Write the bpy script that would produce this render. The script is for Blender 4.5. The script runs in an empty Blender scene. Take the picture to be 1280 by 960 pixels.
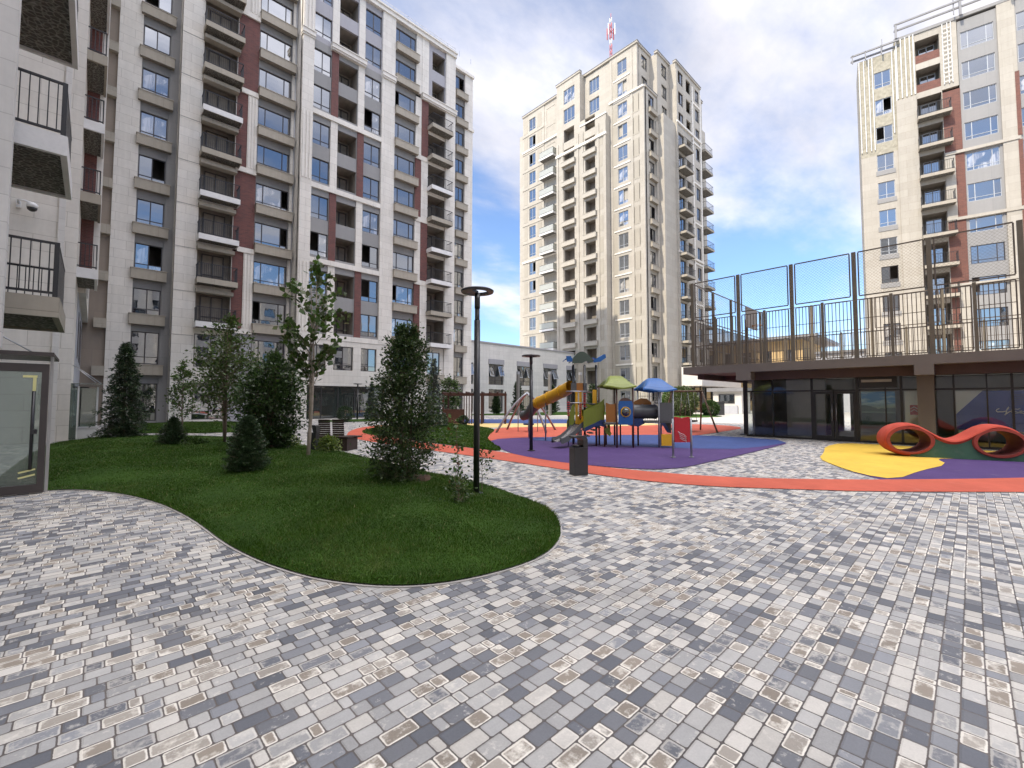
import bpy, math, random
import numpy as np
from mathutils import Vector, Matrix
sc = bpy.context.scene
COL = sc.collection
random.seed(7)
R = math.radians

# ------------------------------------------------------------------ materials
MATS = {}
def newmat(name):
    m = bpy.data.materials.new(name); m.use_nodes = True
    nt = m.node_tree; nt.nodes.clear()
    out = nt.nodes.new('ShaderNodeOutputMaterial')
    return m, nt, out
def nd(nt, t, **kw):
    n = nt.nodes.new(t)
    for k, v in kw.items():
        if k.startswith('i_'):
            n.inputs[k[2:].replace('_', ' ')].default_value = v
        else: setattr(n, k, v)
    return n
def mathn(nt, op, a, b=None, clamp=False):
    n = nt.nodes.new('ShaderNodeMath'); n.operation = op; n.use_clamp = clamp
    for i, v in enumerate((a, b)):
        if v is None: continue
        if isinstance(v, (int, float)): n.inputs[i].default_value = v
        else: nt.links.new(v, n.inputs[i])
    return n.outputs[0]
def mixc(nt, fac, a, b, mode='MIX'):
    n = nt.nodes.new('ShaderNodeMix'); n.data_type = 'RGBA'; n.blend_type = mode
    for sock, v in ((n.inputs[0], fac), (n.inputs[6], a), (n.inputs[7], b)):
        if isinstance(v, (int, float)): sock.default_value = v
        elif isinstance(v, tuple): sock.default_value = (*v, 1) if len(v) == 3 else v
        else: nt.links.new(v, sock)
    return n.outputs[2]
def noise(nt, vec, scale, detail=4, rough=.55):
    n = nd(nt, 'ShaderNodeTexNoise'); n.inputs['Scale'].default_value = scale
    n.inputs['Detail'].default_value = detail; n.inputs['Roughness'].default_value = rough
    if vec is not None: nt.links.new(vec, n.inputs['Vector'])
    return n.outputs[0]
def objco(nt): return nd(nt, 'ShaderNodeTexCoord').outputs['Object']
def maprange(nt, v, a, b, c, d):
    n = nd(nt, 'ShaderNodeMapRange'); nt.links.new(v, n.inputs[0])
    for i, x in enumerate((a, b, c, d)): n.inputs[i + 1].default_value = x
    return n.outputs[0]
def bumpn(nt, h, strength, dist):
    b = nd(nt, 'ShaderNodeBump'); b.inputs['Strength'].default_value = strength
    b.inputs['Distance'].default_value = dist; nt.links.new(h, b.inputs['Height']); return b.outputs[0]
def princ(nt, out, col, rough=.7, metal=0, normal=None, spec=.5):
    p = nd(nt, 'ShaderNodeBsdfPrincipled')
    if isinstance(col, tuple): p.inputs['Base Color'].default_value = (*col, 1)
    else: nt.links.new(col, p.inputs['Base Color'])
    if isinstance(rough, (int, float)): p.inputs['Roughness'].default_value = rough
    else: nt.links.new(rough, p.inputs['Roughness'])
    p.inputs['Metallic'].default_value = metal
    p.inputs['Specular IOR Level'].default_value = spec
    if normal is not None: nt.links.new(normal, p.inputs['Normal'])
    nt.links.new(p.outputs[0], out.inputs[0]); return p

def plain(name, col, rough=.6, var=.12, scale=2.5, bump=.0, bscale=40, metal=0, spec=.5):
    m, nt, out = newmat(name); co = objco(nt)
    n1 = noise(nt, co, scale, 5); n2 = noise(nt, co, scale * 9, 3)
    s = mathn(nt, 'ADD', mathn(nt, 'MULTIPLY', n1, .65), mathn(nt, 'MULTIPLY', n2, .35))
    f = maprange(nt, s, .3, .7, 0, 1)
    dk = tuple(c * (1 - var) for c in col); lt = tuple(min(1, c * (1 + var)) for c in col)
    c = mixc(nt, f, dk, lt)
    r = maprange(nt, n2, .3, .7, max(0, rough - .08), min(1, rough + .08))
    nrm = bumpn(nt, noise(nt, co, bscale, 4), bump, .02) if bump else None
    princ(nt, out, c, r, metal, nrm, spec); MATS[name] = m; return m

def stone(name, c1, c2, mortar, bw=1.2, bh=.6, var=.5, bump=.25):
    """clad facade: stone slabs with thin joints, mottled"""
    m, nt, out = newmat(name); co = objco(nt)
    sx = nd(nt, 'ShaderNodeSeparateXYZ'); nt.links.new(co, sx.inputs[0])
    cb = nd(nt, 'ShaderNodeCombineXYZ'); nt.links.new(mathn(nt, 'ADD', sx.outputs[0], sx.outputs[1]), cb.inputs[0])
    nt.links.new(sx.outputs[2], cb.inputs[1])
    b = nd(nt, 'ShaderNodeTexBrick'); nt.links.new(cb.outputs[0], b.inputs['Vector'])
    b.inputs['Scale'].default_value = 1; b.inputs['Brick Width'].default_value = bw; b.inputs['Row Height'].default_value = bh
    b.inputs['Mortar Size'].default_value = min(.008, bh * .09); b.inputs['Mortar Smooth'].default_value = .3; b.inputs['Bias'].default_value = 0
    b.inputs['Color1'].default_value = (*c1, 1); b.inputs['Color2'].default_value = (*c2, 1); b.inputs['Mortar'].default_value = (*mortar, 1)
    n1 = noise(nt, co, .35, 5, .6); n2 = noise(nt, co, 6, 5, .6)
    # rain streaks: noise stretched in z
    mp = nd(nt, 'ShaderNodeMapping'); mp.inputs['Scale'].default_value = (2.2, 2.2, .12); nt.links.new(co, mp.inputs[0])
    n3 = noise(nt, mp.outputs[0], 1.6, 5, .65)
    f = mathn(nt, 'ADD', mathn(nt, 'ADD', mathn(nt, 'MULTIPLY', n1, .35), mathn(nt, 'MULTIPLY', n2, .25)), mathn(nt, 'MULTIPLY', n3, .4))
    f = maprange(nt, f, .32, .68, 1 - .34 * var, 1 + .16 * var)
    g = nd(nt, 'ShaderNodeCombineXYZ')
    for i in range(3): nt.links.new(f, g.inputs[i])
    c = mixc(nt, 1.0, b.outputs[0], g.outputs[0], 'MULTIPLY')
    h = mathn(nt, 'SUBTRACT', mathn(nt, 'MULTIPLY', n2, .15), b.outputs['Fac'])
    princ(nt, out, c, .75, 0, bumpn(nt, h, bump, .01)); MATS[name] = m; return m

CREAM = stone('cream_stone', (.70, .665, .61), (.64, .605, .55), (.40, .37, .33))
CREAMW = stone('warm_stone', (.42, .39, .34), (.38, .35, .30), (.28, .25, .20), 1.4, .75)
CREAMT = stone('pale_trim', (.72, .685, .63), (.67, .635, .58), (.45, .42, .38), 1.8, 3.0)
GREYP = stone('grey_plaster', (.27, .265, .262), (.25, .247, .245), (.2, .2, .2), 2.4, 1.5, .3)
MAUVE = stone('mauve_plaster', (.36, .35, .375), (.33, .325, .35), (.25, .25, .26), 2.4, 1.5, .3)
LEDGE = stone('ledge_stone', (.37, .33, .27), (.33, .30, .245), (.25, .22, .18), 2.0, .8, .6)
BRICK = stone('red_brick', (.175, .058, .048), (.105, .040, .036), (.15, .10, .09), .26, .075, .5, .5)
BRICKO = stone('orange_brick', (.175, .062, .043), (.12, .045, .033), (.16, .11, .09), .26, .075, .5, .5)
WHITEST = stone('white_panel', (.66, .64, .61), (.60, .585, .56), (.48, .46, .44), 1.1, .45, .5)
TAUPE = stone('taupe_plaster', (.27, .22, .175), (.25, .205, .165), (.2, .17, .14), 2.4, 1.2, .3)
YELLOWB = stone('ochre_render', (.62, .44, .22), (.56, .40, .20), (.4, .3, .16), 1.5, .5, .7)
BLUEGREY = stone('bluegrey_plaster', (.40, .41, .45), (.37, .38, .42), (.28, .29, .32), 2.0, 1.0, .4)
FRAME = plain('window_frame_dark', (.045, .04, .042), .4, .15)
FRAMEW = plain('window_frame_pale', (.38, .40, .43), .4, .1)
RAIL = plain('railing_black', (.022, .022, .025), .4, .2)
SLABW = plain('slab_white', (.66, .65, .64), .6, .1)
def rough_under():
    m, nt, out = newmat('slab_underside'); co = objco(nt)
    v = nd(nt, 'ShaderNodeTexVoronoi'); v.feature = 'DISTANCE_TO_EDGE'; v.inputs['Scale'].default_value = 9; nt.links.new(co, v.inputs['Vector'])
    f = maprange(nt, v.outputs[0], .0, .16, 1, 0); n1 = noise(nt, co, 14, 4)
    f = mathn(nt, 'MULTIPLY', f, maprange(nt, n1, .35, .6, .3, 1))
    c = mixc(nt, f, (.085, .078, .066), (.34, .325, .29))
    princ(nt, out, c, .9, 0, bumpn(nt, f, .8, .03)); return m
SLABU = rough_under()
DARKIN = plain('dark_interior', (.12, .11, .10), .9, .3)
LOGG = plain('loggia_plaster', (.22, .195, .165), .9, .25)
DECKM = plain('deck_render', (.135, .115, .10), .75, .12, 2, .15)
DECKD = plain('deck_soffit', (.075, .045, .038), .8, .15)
INTW = plain('interior_wall', (.42, .40, .37), .8, .1)
POSTM = plain('fence_post_bronze', (.115, .095, .068), .45, .15)
FBAR = plain('fence_bar_bronze', (.085, .065, .05), .45, .2)
BLACKM = plain('black_metal', (.016, .016, .019), .35, .2, spec=.6)
STEEL = plain('brushed_steel', (.42, .43, .45), .35, .15, metal=.8)
GALV = plain('grey_tube', (.30, .31, .33), .4, .12, metal=.4)
BARK = plain('bark', (.16, .115, .085), .9, .35, 8, .5, 30)
BARKL = plain('pale_bark', (.30, .25, .20), .9, .3, 8, .5, 30)
WOODD = plain('stained_wood', (.055, .02, .014), .55, .3, 6)
WOODB = plain('bench_wood', (.032, .018, .014), .6, .3, 10)
CONC = plain('concrete', (.42, .40, .38), .8, .12, 2, .2)
CONCL = plain('pale_concrete', (.58, .56, .53), .8, .08, 1, .1)
ROOFG = plain('roof_sheet', (.20, .20, .21), .5, .15)
SOIL = plain('soil', (.10, .055, .032), .95, .4, 8, .6, 30)

def rubber(name, col):
    m, nt, out = newmat(name); co = objco(nt)
    v = nd(nt, 'ShaderNodeTexVoronoi'); v.inputs['Scale'].default_value = 160; nt.links.new(co, v.inputs['Vector'])
    gr = mathn(nt, 'MULTIPLY', v.outputs['Distance'], .9)
    n1 = noise(nt, co, .9, 6, .65); n2 = noise(nt, co, 5, 4)
    f = maprange(nt, mathn(nt, 'ADD', mathn(nt, 'MULTIPLY', n1, .7), mathn(nt, 'MULTIPLY', n2, .3)), .3, .7, 0, 1)
    c = mixc(nt, f, tuple(x * .78 for x in col), tuple(min(1, x * 1.12 + .012) for x in col))
    dust = maprange(nt, noise(nt, co, 2.2, 7, .7), .58, .78, 0, .17)
    c = mixc(nt, dust, c, (.42, .38, .34))
    c = mixc(nt, mathn(nt, 'MULTIPLY', gr, .35), c, tuple(x * .5 for x in col))
    princ(nt, out, c, .85, 0, bumpn(nt, v.outputs['Distance'], .35, .004)); MATS[name] = m; return m
RUB_O = rubber('rubber_orange', (.52, .095, .048))
RUB_P = rubber('rubber_purple', (.060, .024, .135))
RUB_B = rubber('rubber_blue', (.030, .062, .21))
RUB_Y = rubber('rubber_yellow', (.72, .47, .05))
RUB_YP = rubber('rubber_pale_yellow', (.74, .55, .22))
RUB_R = rubber('rubber_red', (.50, .06, .03))
RUB_G = rubber('rubber_green', (.055, .14, .085))
RUB_DR = rubber('rubber_dark_red', (.16, .03, .025))

def plastic(name, col, rough=.35):
    return plain(name, col, rough, .1, 3)
P_Y = plastic('plastic_yellow', (.66, .36, .015)); P_O = plastic('plastic_orange', (.30, .115, .015))
P_G = plastic('plastic_lime', (.17, .21, .02)); P_B = plastic('plastic_blue', (.008, .095, .32))
P_BD = plastic('plastic_navy', (.01, .035, .13)); P_DG = plastic('plastic_green_grey', (.055, .08, .062))
P_GR = plastic('plastic_grey', (.075, .08, .085)); P_R = plastic('plastic_red', (.40, .008, .02))
P_W = plastic('plastic_white', (.7, .7, .7)); P_BR = plastic('plastic_brown', (.10, .05, .035))

def pane(name, tint=(.018, .022, .026), curtains=True, ior=2.0, base=.06, wob=.03):
    m, nt, out = newmat(name); co = objco(nt)
    oi = nd(nt, 'ShaderNodeObjectInfo')
    if curtains:
        mp = nd(nt, 'ShaderNodeMapping'); mp.inputs['Scale'].default_value = (7, 7, .35); nt.links.new(co, mp.inputs[0])
        st = noise(nt, mp.outputs[0], 1.0, 3)
        stw = maprange(nt, st, .42, .58, .0, 1)
        cc = mixc(nt, stw, (.12, .11, .10), (.42, .40, .37))
        on = mathn(nt, 'GREATER_THAN', oi.outputs['Random'], .72)
        side = maprange(nt, noise(nt, co, .9, 1), .47, .53, .0, 1)
        c = mixc(nt, mathn(nt, 'MULTIPLY', on, side), tint, cc)
    else: c = mixc(nt, noise(nt, co, .8, 3), tint, tuple(x * 2.2 for x in tint))
    d = nd(nt, 'ShaderNodeBsdfDiffuse'); nt.links.new(c, d.inputs[0])
    g = nd(nt, 'ShaderNodeBsdfGlossy'); g.inputs['Roughness'].default_value = .012; g.inputs['Color'].default_value = (.93, .96, 1, 1)
    b = bumpn(nt, noise(nt, co, 1.3, 2), wob, .05); nt.links.new(b, g.inputs['Normal'])
    fr = nd(nt, 'ShaderNodeFresnel'); fr.inputs[0].default_value = ior; 
    fac = mathn(nt, 'ADD', fr.outputs[0], base, True)
    mx = nd(nt, 'ShaderNodeMixShader'); nt.links.new(fac, mx.inputs[0]); nt.links.new(d.outputs[0], mx.inputs[1]); nt.links.new(g.outputs[0], mx.inputs[2])
    nt.links.new(mx.outputs[0], out.inputs[0]); MATS[name] = m; return m
PANE = pane('window_glass', ior=2.3, base=.16)
SHOPG = pane('shop_glass', (.02, .024, .022), False, 1.7, .06, .05)
def clearglass(name, tint=(.75, .85, .82), ior=1.5, extra=.04, op=.0, opc=(.5, .6, .56)):
    m, nt, out = newmat(name)
    t = nd(nt, 'ShaderNodeBsdfTransparent'); t.inputs[0].default_value = (*tint, 1)
    g = nd(nt, 'ShaderNodeBsdfGlossy'); g.inputs['Roughness'].default_value = .01
    fr = nd(nt, 'ShaderNodeFresnel'); fr.inputs[0].default_value = ior
    fac = mathn(nt, 'ADD', fr.outputs[0], extra, True)
    mx = nd(nt, 'ShaderNodeMixShader'); nt.links.new(fac, mx.inputs[0]); nt.links.new(t.outputs[0], mx.inputs[1]); nt.links.new(g.outputs[0], mx.inputs[2])
    last = mx.outputs[0]
    if op:
        d = nd(nt, 'ShaderNodeBsdfDiffuse'); d.inputs[0].default_value = (*opc, 1)
        m2 = nd(nt, 'ShaderNodeMixShader'); m2.inputs[0].default_value = op
        nt.links.new(last, m2.inputs[1]); nt.links.new(d.outputs[0], m2.inputs[2]); last = m2.outputs[0]
    nt.links.new(last, out.inputs[0]); MATS[name] = m; return m
GLASS = clearglass('clear_glass')
GLASSR = clearglass('pavilion_glass', (.92, .96, .95), 1.6, .05)
GLASSF = clearglass('film_glass', (.72, .79, .76), 1.5, .05, .14, (.46, .50, .48))
GLASSB = clearglass('balustrade_glass', (.8, .88, .85), 1.5, .04, .4, (.8, .8, .74))

def leafmat(name, c1, c2, c3=None, trans=.3):
    m, nt, out = newmat(name)
    ge = nd(nt, 'ShaderNodeNewGeometry'); co = objco(nt)
    f = ge.outputs['Random Per Island']
    c = mixc(nt, f, c1, c2)
    cl = maprange(nt, noise(nt, co, 2.2, 3), .35, .65, 0, .6)
    c = mixc(nt, cl, c, c3 or tuple(x * .6 for x in c1))
    p = nd(nt, 'ShaderNodeBsdfPrincipled'); nt.links.new(c, p.inputs['Base Color']); p.inputs['Roughness'].default_value = .38; p.inputs['Specular IOR Level'].default_value = .5
    t = nd(nt, 'ShaderNodeBsdfTranslucent'); nt.links.new(c, t.inputs[0])
    mx = nd(nt, 'ShaderNodeMixShader'); mx.inputs[0].default_value = trans
    nt.links.new(p.outputs[0], mx.inputs[1]); nt.links.new(t.outputs[0], mx.inputs[2]); nt.links.new(mx.outputs[0], out.inputs[0])
    MATS[name] = m; return m
L_DARK = leafmat('leaf_dark', (.030, .064, .017), (.066, .115, .028))
L_MID = leafmat('leaf_mid', (.052, .11, .02), (.11, .19, .035))
L_LIGHT = leafmat('leaf_light', (.09, .14, .045), (.16, .20, .075), (.06, .10, .03))
L_OLIVE = leafmat('leaf_olive', (.06, .085, .028), (.13, .16, .055))
L_YEL = leafmat('leaf_yellow_green', (.14, .20, .03), (.22, .28, .05))
L_FIR = leafmat('fir_needle', (.022, .048, .017), (.045, .080, .025), None, .1)
L_JUN = leafmat('juniper', (.028, .060, .022), (.062, .105, .038), None, .1)
L_BLUE = leafmat('spruce_blue', (.06, .085, .075), (.10, .125, .105), None, .1)
L_RED = leafmat('leaf_reddish', (.16, .05, .02), (.22, .10, .04))
GRASS = leafmat('grass_blade', (.032, .080, .003), (.070, .15, .006), (.024, .060, .003), .35)
def grassmat():
    m = GRASS; nt = m.node_tree
    pr = [n for n in nt.nodes if n.type == 'BSDF_PRINCIPLED'][0]; tr = [n for n in nt.nodes if n.type == 'BSDF_TRANSLUCENT'][0]
    src = pr.inputs['Base Color'].links[0].from_socket; co = objco(nt)
    dry = maprange(nt, noise(nt, co, .75, 5, .7), .56, .74, 0, .55); c = mixc(nt, dry, src, (.15, .17, .035))
    ge = nd(nt, 'ShaderNodeNewGeometry'); straw = mathn(nt, 'GREATER_THAN', ge.outputs['Random Per Island'], .965); c = mixc(nt, mathn(nt, 'MULTIPLY', straw, .7), c, (.30, .26, .12))
    nt.links.new(c, pr.inputs['Base Color']); nt.links.new(c, tr.inputs[0]); pr.inputs['Roughness'].default_value = .6
grassmat()
def lawnmat():
    m, nt, out = newmat('lawn_ground'); co = objco(nt)
    f = maprange(nt, noise(nt, co, 1.2, 5, .6), .35, .65, 0, 1)
    c = mixc(nt, f, (.03, .07, .008), (.05, .11, .013))
    fine = noise(nt, co, 60, 3)
    c = mixc(nt, maprange(nt, fine, .4, .65, 0, .6), c, (.014, .034, .007))
    dry = maprange(nt, noise(nt, co, .8, 4, .7), .60, .74, 0, .45)
    c = mixc(nt, dry, c, (.10, .085, .03))
    princ(nt, out, c, .95, 0, bumpn(nt, fine, .8, .02), .2); return m
LAWN = lawnmat()

def pavers():
    m, nt, out = newmat('paver_blocks'); co = objco(nt)
    W, L = .096, .122
    sx = nd(nt, 'ShaderNodeSeparateXYZ'); nt.links.new(co, sx.inputs[0])
    # very slight waviness so that joints are not ruler-straight
    wob = mathn(nt, 'MULTIPLY', mathn(nt, 'SUBTRACT', noise(nt, co, 1.1, 2), .5), .012)
    X = mathn(nt, 'ADD', sx.outputs[0], wob); Y = mathn(nt, 'ADD', sx.outputs[1], wob)
    v = mathn(nt, 'DIVIDE', Y, W); row = mathn(nt, 'FLOOR', v); fv = mathn(nt, 'SUBTRACT', v, row)
    def h1(a, seed):
        n = nd(nt, 'ShaderNodeTexWhiteNoise'); n.noise_dimensions = '2D'
        cb = nd(nt, 'ShaderNodeCombineXYZ'); nt.links.new(a, cb.inputs[0]); cb.inputs[1].default_value = seed
        nt.links.new(cb.outputs[0], n.inputs['Vector']); return n.outputs['Value']
    def h2(a, b, seed):
        n = nd(nt, 'ShaderNodeTexWhiteNoise'); n.noise_dimensions = '3D'
        cb = nd(nt, 'ShaderNodeCombineXYZ'); nt.links.new(a, cb.inputs[0]); nt.links.new(b, cb.inputs[1]); cb.inputs[2].default_value = seed
        nt.links.new(cb.outputs[0], n.inputs['Vector']); return n.outputs['Value']
    u = mathn(nt, 'ADD', mathn(nt, 'DIVIDE', X, L), mathn(nt, 'MULTIPLY', h1(row, 3.7), 9.0))
    i0 = mathn(nt, 'FLOOR', u)
    def off(i):   # three block lengths
        q = mathn(nt, 'FLOOR', mathn(nt, 'MULTIPLY', h2(i, row, 1.3), 2.999))
        return mathn(nt, 'ADD', i, mathn(nt, 'MULTIPLY', q, .25))
    bi = off(i0)
    lt = mathn(nt, 'LESS_THAN', u, bi)
    cell = mathn(nt, 'SUBTRACT', i0, lt)
    st = off(cell); en = off(mathn(nt, 'ADD', cell, 1.0))
    dx = mathn(nt, 'MULTIPLY', mathn(nt, 'MINIMUM', mathn(nt, 'SUBTRACT', u, st), mathn(nt, 'SUBTRACT', en, u)), L)
    dy = mathn(nt, 'MULTIPLY', mathn(nt, 'MINIMUM', fv, mathn(nt, 'SUBTRACT', 1.0, fv)), W)
    # rounded corners: distance inside a rounded rectangle
    r = .016
    ax = mathn(nt, 'MAXIMUM', mathn(nt, 'SUBTRACT', r, dx), 0.0); ay = mathn(nt, 'MAXIMUM', mathn(nt, 'SUBTRACT', r, dy), 0.0)
    ln = mathn(nt, 'SQRT', mathn(nt, 'ADD', mathn(nt, 'MULTIPLY', ax, ax), mathn(nt, 'MULTIPLY', ay, ay)))
    d = mathn(nt, 'MINIMUM', mathn(nt, 'SUBTRACT', r, ln), mathn(nt, 'MINIMUM', dx, dy))
    jn = mathn(nt, 'MULTIPLY', mathn(nt, 'SUBTRACT', noise(nt, co, 70, 2), .5), .004)
    d = mathn(nt, 'ADD', d, jn)
    joint = maprange(nt, d, .0028, .0045, 1, 0)
    hc = h2(cell, row, 8.1); hb = h2(cell, row, 5.5); hr = h2(cell, row, 2.2)
    ramp = nd(nt, 'ShaderNodeValToRGB'); ramp.color_ramp.interpolation = 'CONSTANT'
    cols = [(0, (.14, .148, .168)), (.13, (.185, .192, .21)), (.26, (.27, .28, .30)), (.35, (.38, .378, .372)), (.50, (.46, .452, .435)), (.65, (.58, .555, .51)), (.79, (.29, .25, .205)), (.91, (.38, .345, .30))]
    el = ramp.color_ramp.elements
    el[0].position = 0; el[0].color = (*cols[0][1], 1); el[1].position = cols[1][0]; el[1].color = (*cols[1][1], 1)
    for p_, c_ in cols[2:]:
        e = el.new(p_); e.color = (*c_, 1)
    nt.links.new(hc, ramp.inputs[0])
    big = noise(nt, co, .45, 4); mid = noise(nt, co, 9, 5, .65); fine = noise(nt, co, 90, 4, .6)
    br = mathn(nt, 'ADD', mathn(nt, 'MULTIPLY', hb, .22), mathn(nt, 'ADD', mathn(nt, 'MULTIPLY', mid, .3), mathn(nt, 'MULTIPLY', fine, .28)))
    br = mathn(nt, 'ADD', br, mathn(nt, 'ADD', mathn(nt, 'MULTIPLY', big, .25), .385))
    g = nd(nt, 'ShaderNodeCombineXYZ')
    for i in range(3): nt.links.new(br, g.inputs[i])
    c = mixc(nt, 1.0, ramp.outputs[0], g.outputs[0], 'MULTIPLY')
    # lime bloom: pale rims on the beige stones, blotches on some of the others
    dn = mathn(nt, 'ADD', d, mathn(nt, 'MULTIPLY', mathn(nt, 'SUBTRACT', mid, .5), .035))
    rim = maprange(nt, dn, .010, .016, 1, 0)
    isb = mathn(nt, 'MAXIMUM', mathn(nt, 'GREATER_THAN', hc, .79), mathn(nt, 'MULTIPLY', mathn(nt, 'GREATER_THAN', hr, .8), .5))
    c = mixc(nt, mathn(nt, 'MULTIPLY', mathn(nt, 'MULTIPLY', rim, isb), .9), c, (.80, .76, .68))
    blot = maprange(nt, noise(nt, co, 16, 5, .7), .56, .66, 0, 1)
    c = mixc(nt, mathn(nt, 'MULTIPLY', mathn(nt, 'MULTIPLY', blot, mathn(nt, 'GREATER_THAN', hr, .45)), .55), c, (.68, .65, .59))
    stain = maprange(nt, noise(nt, co, .7, 8, .72), .52, .70, 0, .42)
    c = mixc(nt, stain, c, (.13, .125, .12))
    sand = mixc(nt, maprange(nt, big, .4, .6, 0, 1), (.07, .062, .06), (.15, .13, .12))
    c = mixc(nt, joint, c, sand)
    hgt = mathn(nt, 'ADD', maprange(nt, d, 0, .012, 0, 1), mathn(nt, 'ADD', mathn(nt, 'MULTIPLY', fine, .18), mathn(nt, 'MULTIPLY', hb, .35)))
    rgh = maprange(nt, mid, .3, .7, .55, .8)
    princ(nt, out, c, rgh, 0, bumpn(nt, hgt, .7, .006), .4); return m
PAVER = pavers()
def paleplaza():
    return stone('pale_paving', (.56, .53, .49), (.50, .475, .44), (.4, .38, .35), .6, .3, .4)

# ------------------------------------------------------------------ mesh builder
class MB:
    def __init__(s): s.v = []; s.f = []; s.m = []; s.sm = []
    def quad(s, a, b, c, d, mi=0, sm=False):
        i = len(s.v); s.v += [a, b, c, d]; s.f.append((i, i+1, i+2, i+3)); s.m.append(mi); s.sm.append(sm)
    def poly(s, pts, mi=0):
        i = len(s.v); s.v += pts; s.f.append(tuple(range(i, i + len(pts)))); s.m.append(mi); s.sm.append(False)
    def box(s, x0, x1, y0, y1, z0, z1, mi=0, M=None, skip=''):
        i = len(s.v)
        P = [(x0,y0,z0),(x1,y0,z0),(x1,y1,z0),(x0,y1,z0),(x0,y0,z1),(x1,y0,z1),(x1,y1,z1),(x0,y1,z1)]
        if M is not None: P = [tuple(M @ Vector(p)) for p in P]
        s.v += P
        fs = {'b': (0,3,2,1), 't': (4,5,6,7), 'f': (0,1,5,4), 'r': (1,2,6,5), 'k': (2,3,7,6), 'l': (3,0,4,7)}
        for k, q in fs.items():
            if k in skip: continue
            s.f.append(tuple(i + j for j in q)); s.m.append(mi); s.sm.append(False)
    def tube(s, pts, r, seg=8, mi=0, cap=True, sm=True):
        pts = [Vector(p) for p in pts]; n = len(pts)
        rs = r if isinstance(r, (list, tuple)) else [r] * n
        rings = []; ref = None
        for k, p in enumerate(pts):
            t = (pts[min(k+1, n-1)] - pts[max(k-1, 0)])
            if t.length < 1e-9: t = Vector((0, 0, 1))
            t.normalize()
            if ref is None: ref = Vector((1, 0, 0)) if abs(t.x) < .8 else Vector((0, 1, 0))
            a = (ref - t * ref.dot(t)).normalized(); b = t.cross(a); ref = a
            i = len(s.v)
            for j in range(seg):
                th = 2 * math.pi * j / seg
                s.v.append(tuple(p + (a * math.cos(th) + b * math.sin(th)) * rs[k]))
            rings.append(i)
        for k in range(n - 1):
            for j in range(seg):
                a0, b0 = rings[k], rings[k+1]; j2 = (j + 1) % seg
                s.f.append((a0+j, a0+j2, b0+j2, b0+j)); s.m.append(mi); s.sm.append(sm)
        if cap:
            s.f.append(tuple(rings[0] + j for j in range(seg))[::-1]); s.m.append(mi); s.sm.append(False)
            s.f.append(tuple(rings[-1] + j for j in range(seg))); s.m.append(mi); s.sm.append(False)
    def prism(s, pts2, h0, h1, axis='y', mi=0, M=None, sm=False):
        """outline pts2 (a,b) extruded; axis y: (a, h, b); axis z: (a, b, h); axis x: (h, a, b)"""
        def P(a, b, h):
            p = {'y': (a, h, b), 'z': (a, b, h), 'x': (h, a, b)}[axis]
            return tuple(M @ Vector(p)) if M is not None else p
        n = len(pts2); i = len(s.v)
        s.v += [P(a, b, h0) for a, b in pts2] + [P(a, b, h1) for a, b in pts2]
        s.f.append(tuple(range(i, i+n))[::-1]); s.m.append(mi); s.sm.append(False)
        s.f.append(tuple(range(i+n, i+2*n))); s.m.append(mi); s.sm.append(False)
        for k in range(n):
            k2 = (k + 1) % n
            s.f.append((i+k, i+k2, i+n+k2, i+n+k)); s.m.append(mi); s.sm.append(sm)
    def mesh(s, name, mats):
        me = bpy.data.meshes.new(name); me.from_pydata([tuple(p) for p in s.v], [], s.f)
        for m in (mats if isinstance(mats, (list, tuple)) else [mats]): me.materials.append(m)
        me.polygons.foreach_set('material_index', s.m); me.polygons.foreach_set('use_smooth', s.sm)
        me.update(); return me
def link(name, data, parent=None, loc=(0, 0, 0), rz=0, scale=None):
    o = bpy.data.objects.new(name, data); COL.objects.link(o)
    if parent is not None: o.parent = parent
    o.location = loc; o.rotation_euler = (0, 0, rz)
    if scale: o.scale = scale
    return o
def obj(name, mb, mats, parent=None, loc=(0, 0, 0), rz=0, bevel=0):
    o = link(name, mb.mesh(name, mats), parent, loc, rz)
    if bevel:
        b = o.modifiers.new('bevel', 'BEVEL'); b.width = bevel; b.segments = 2; b.limit_method = 'ANGLE'
    return o
def tag(o, label=None, cat=None, group=None, kind=None):
    if label: o['label'] = label
    if cat: o['category'] = cat
    if group: o['group'] = group
    if kind: o['kind'] = kind
    return o
def thing(name, label, cat, loc=(0, 0, 0), rz=0, group=None):
    return tag(link(name, None, None, loc, rz), label, cat, group)
def copy_tree(o, loc, rz=None, label=None, parent=None):
    c = o.copy(); COL.objects.link(c); c.parent = parent
    if parent is None:
        c.location = loc
        if rz is not None: c.rotation_euler[2] = rz
        if label: c['label'] = label
    for ch in list(o.children): copy_tree(ch, None, None, None, c)
    return c

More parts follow.
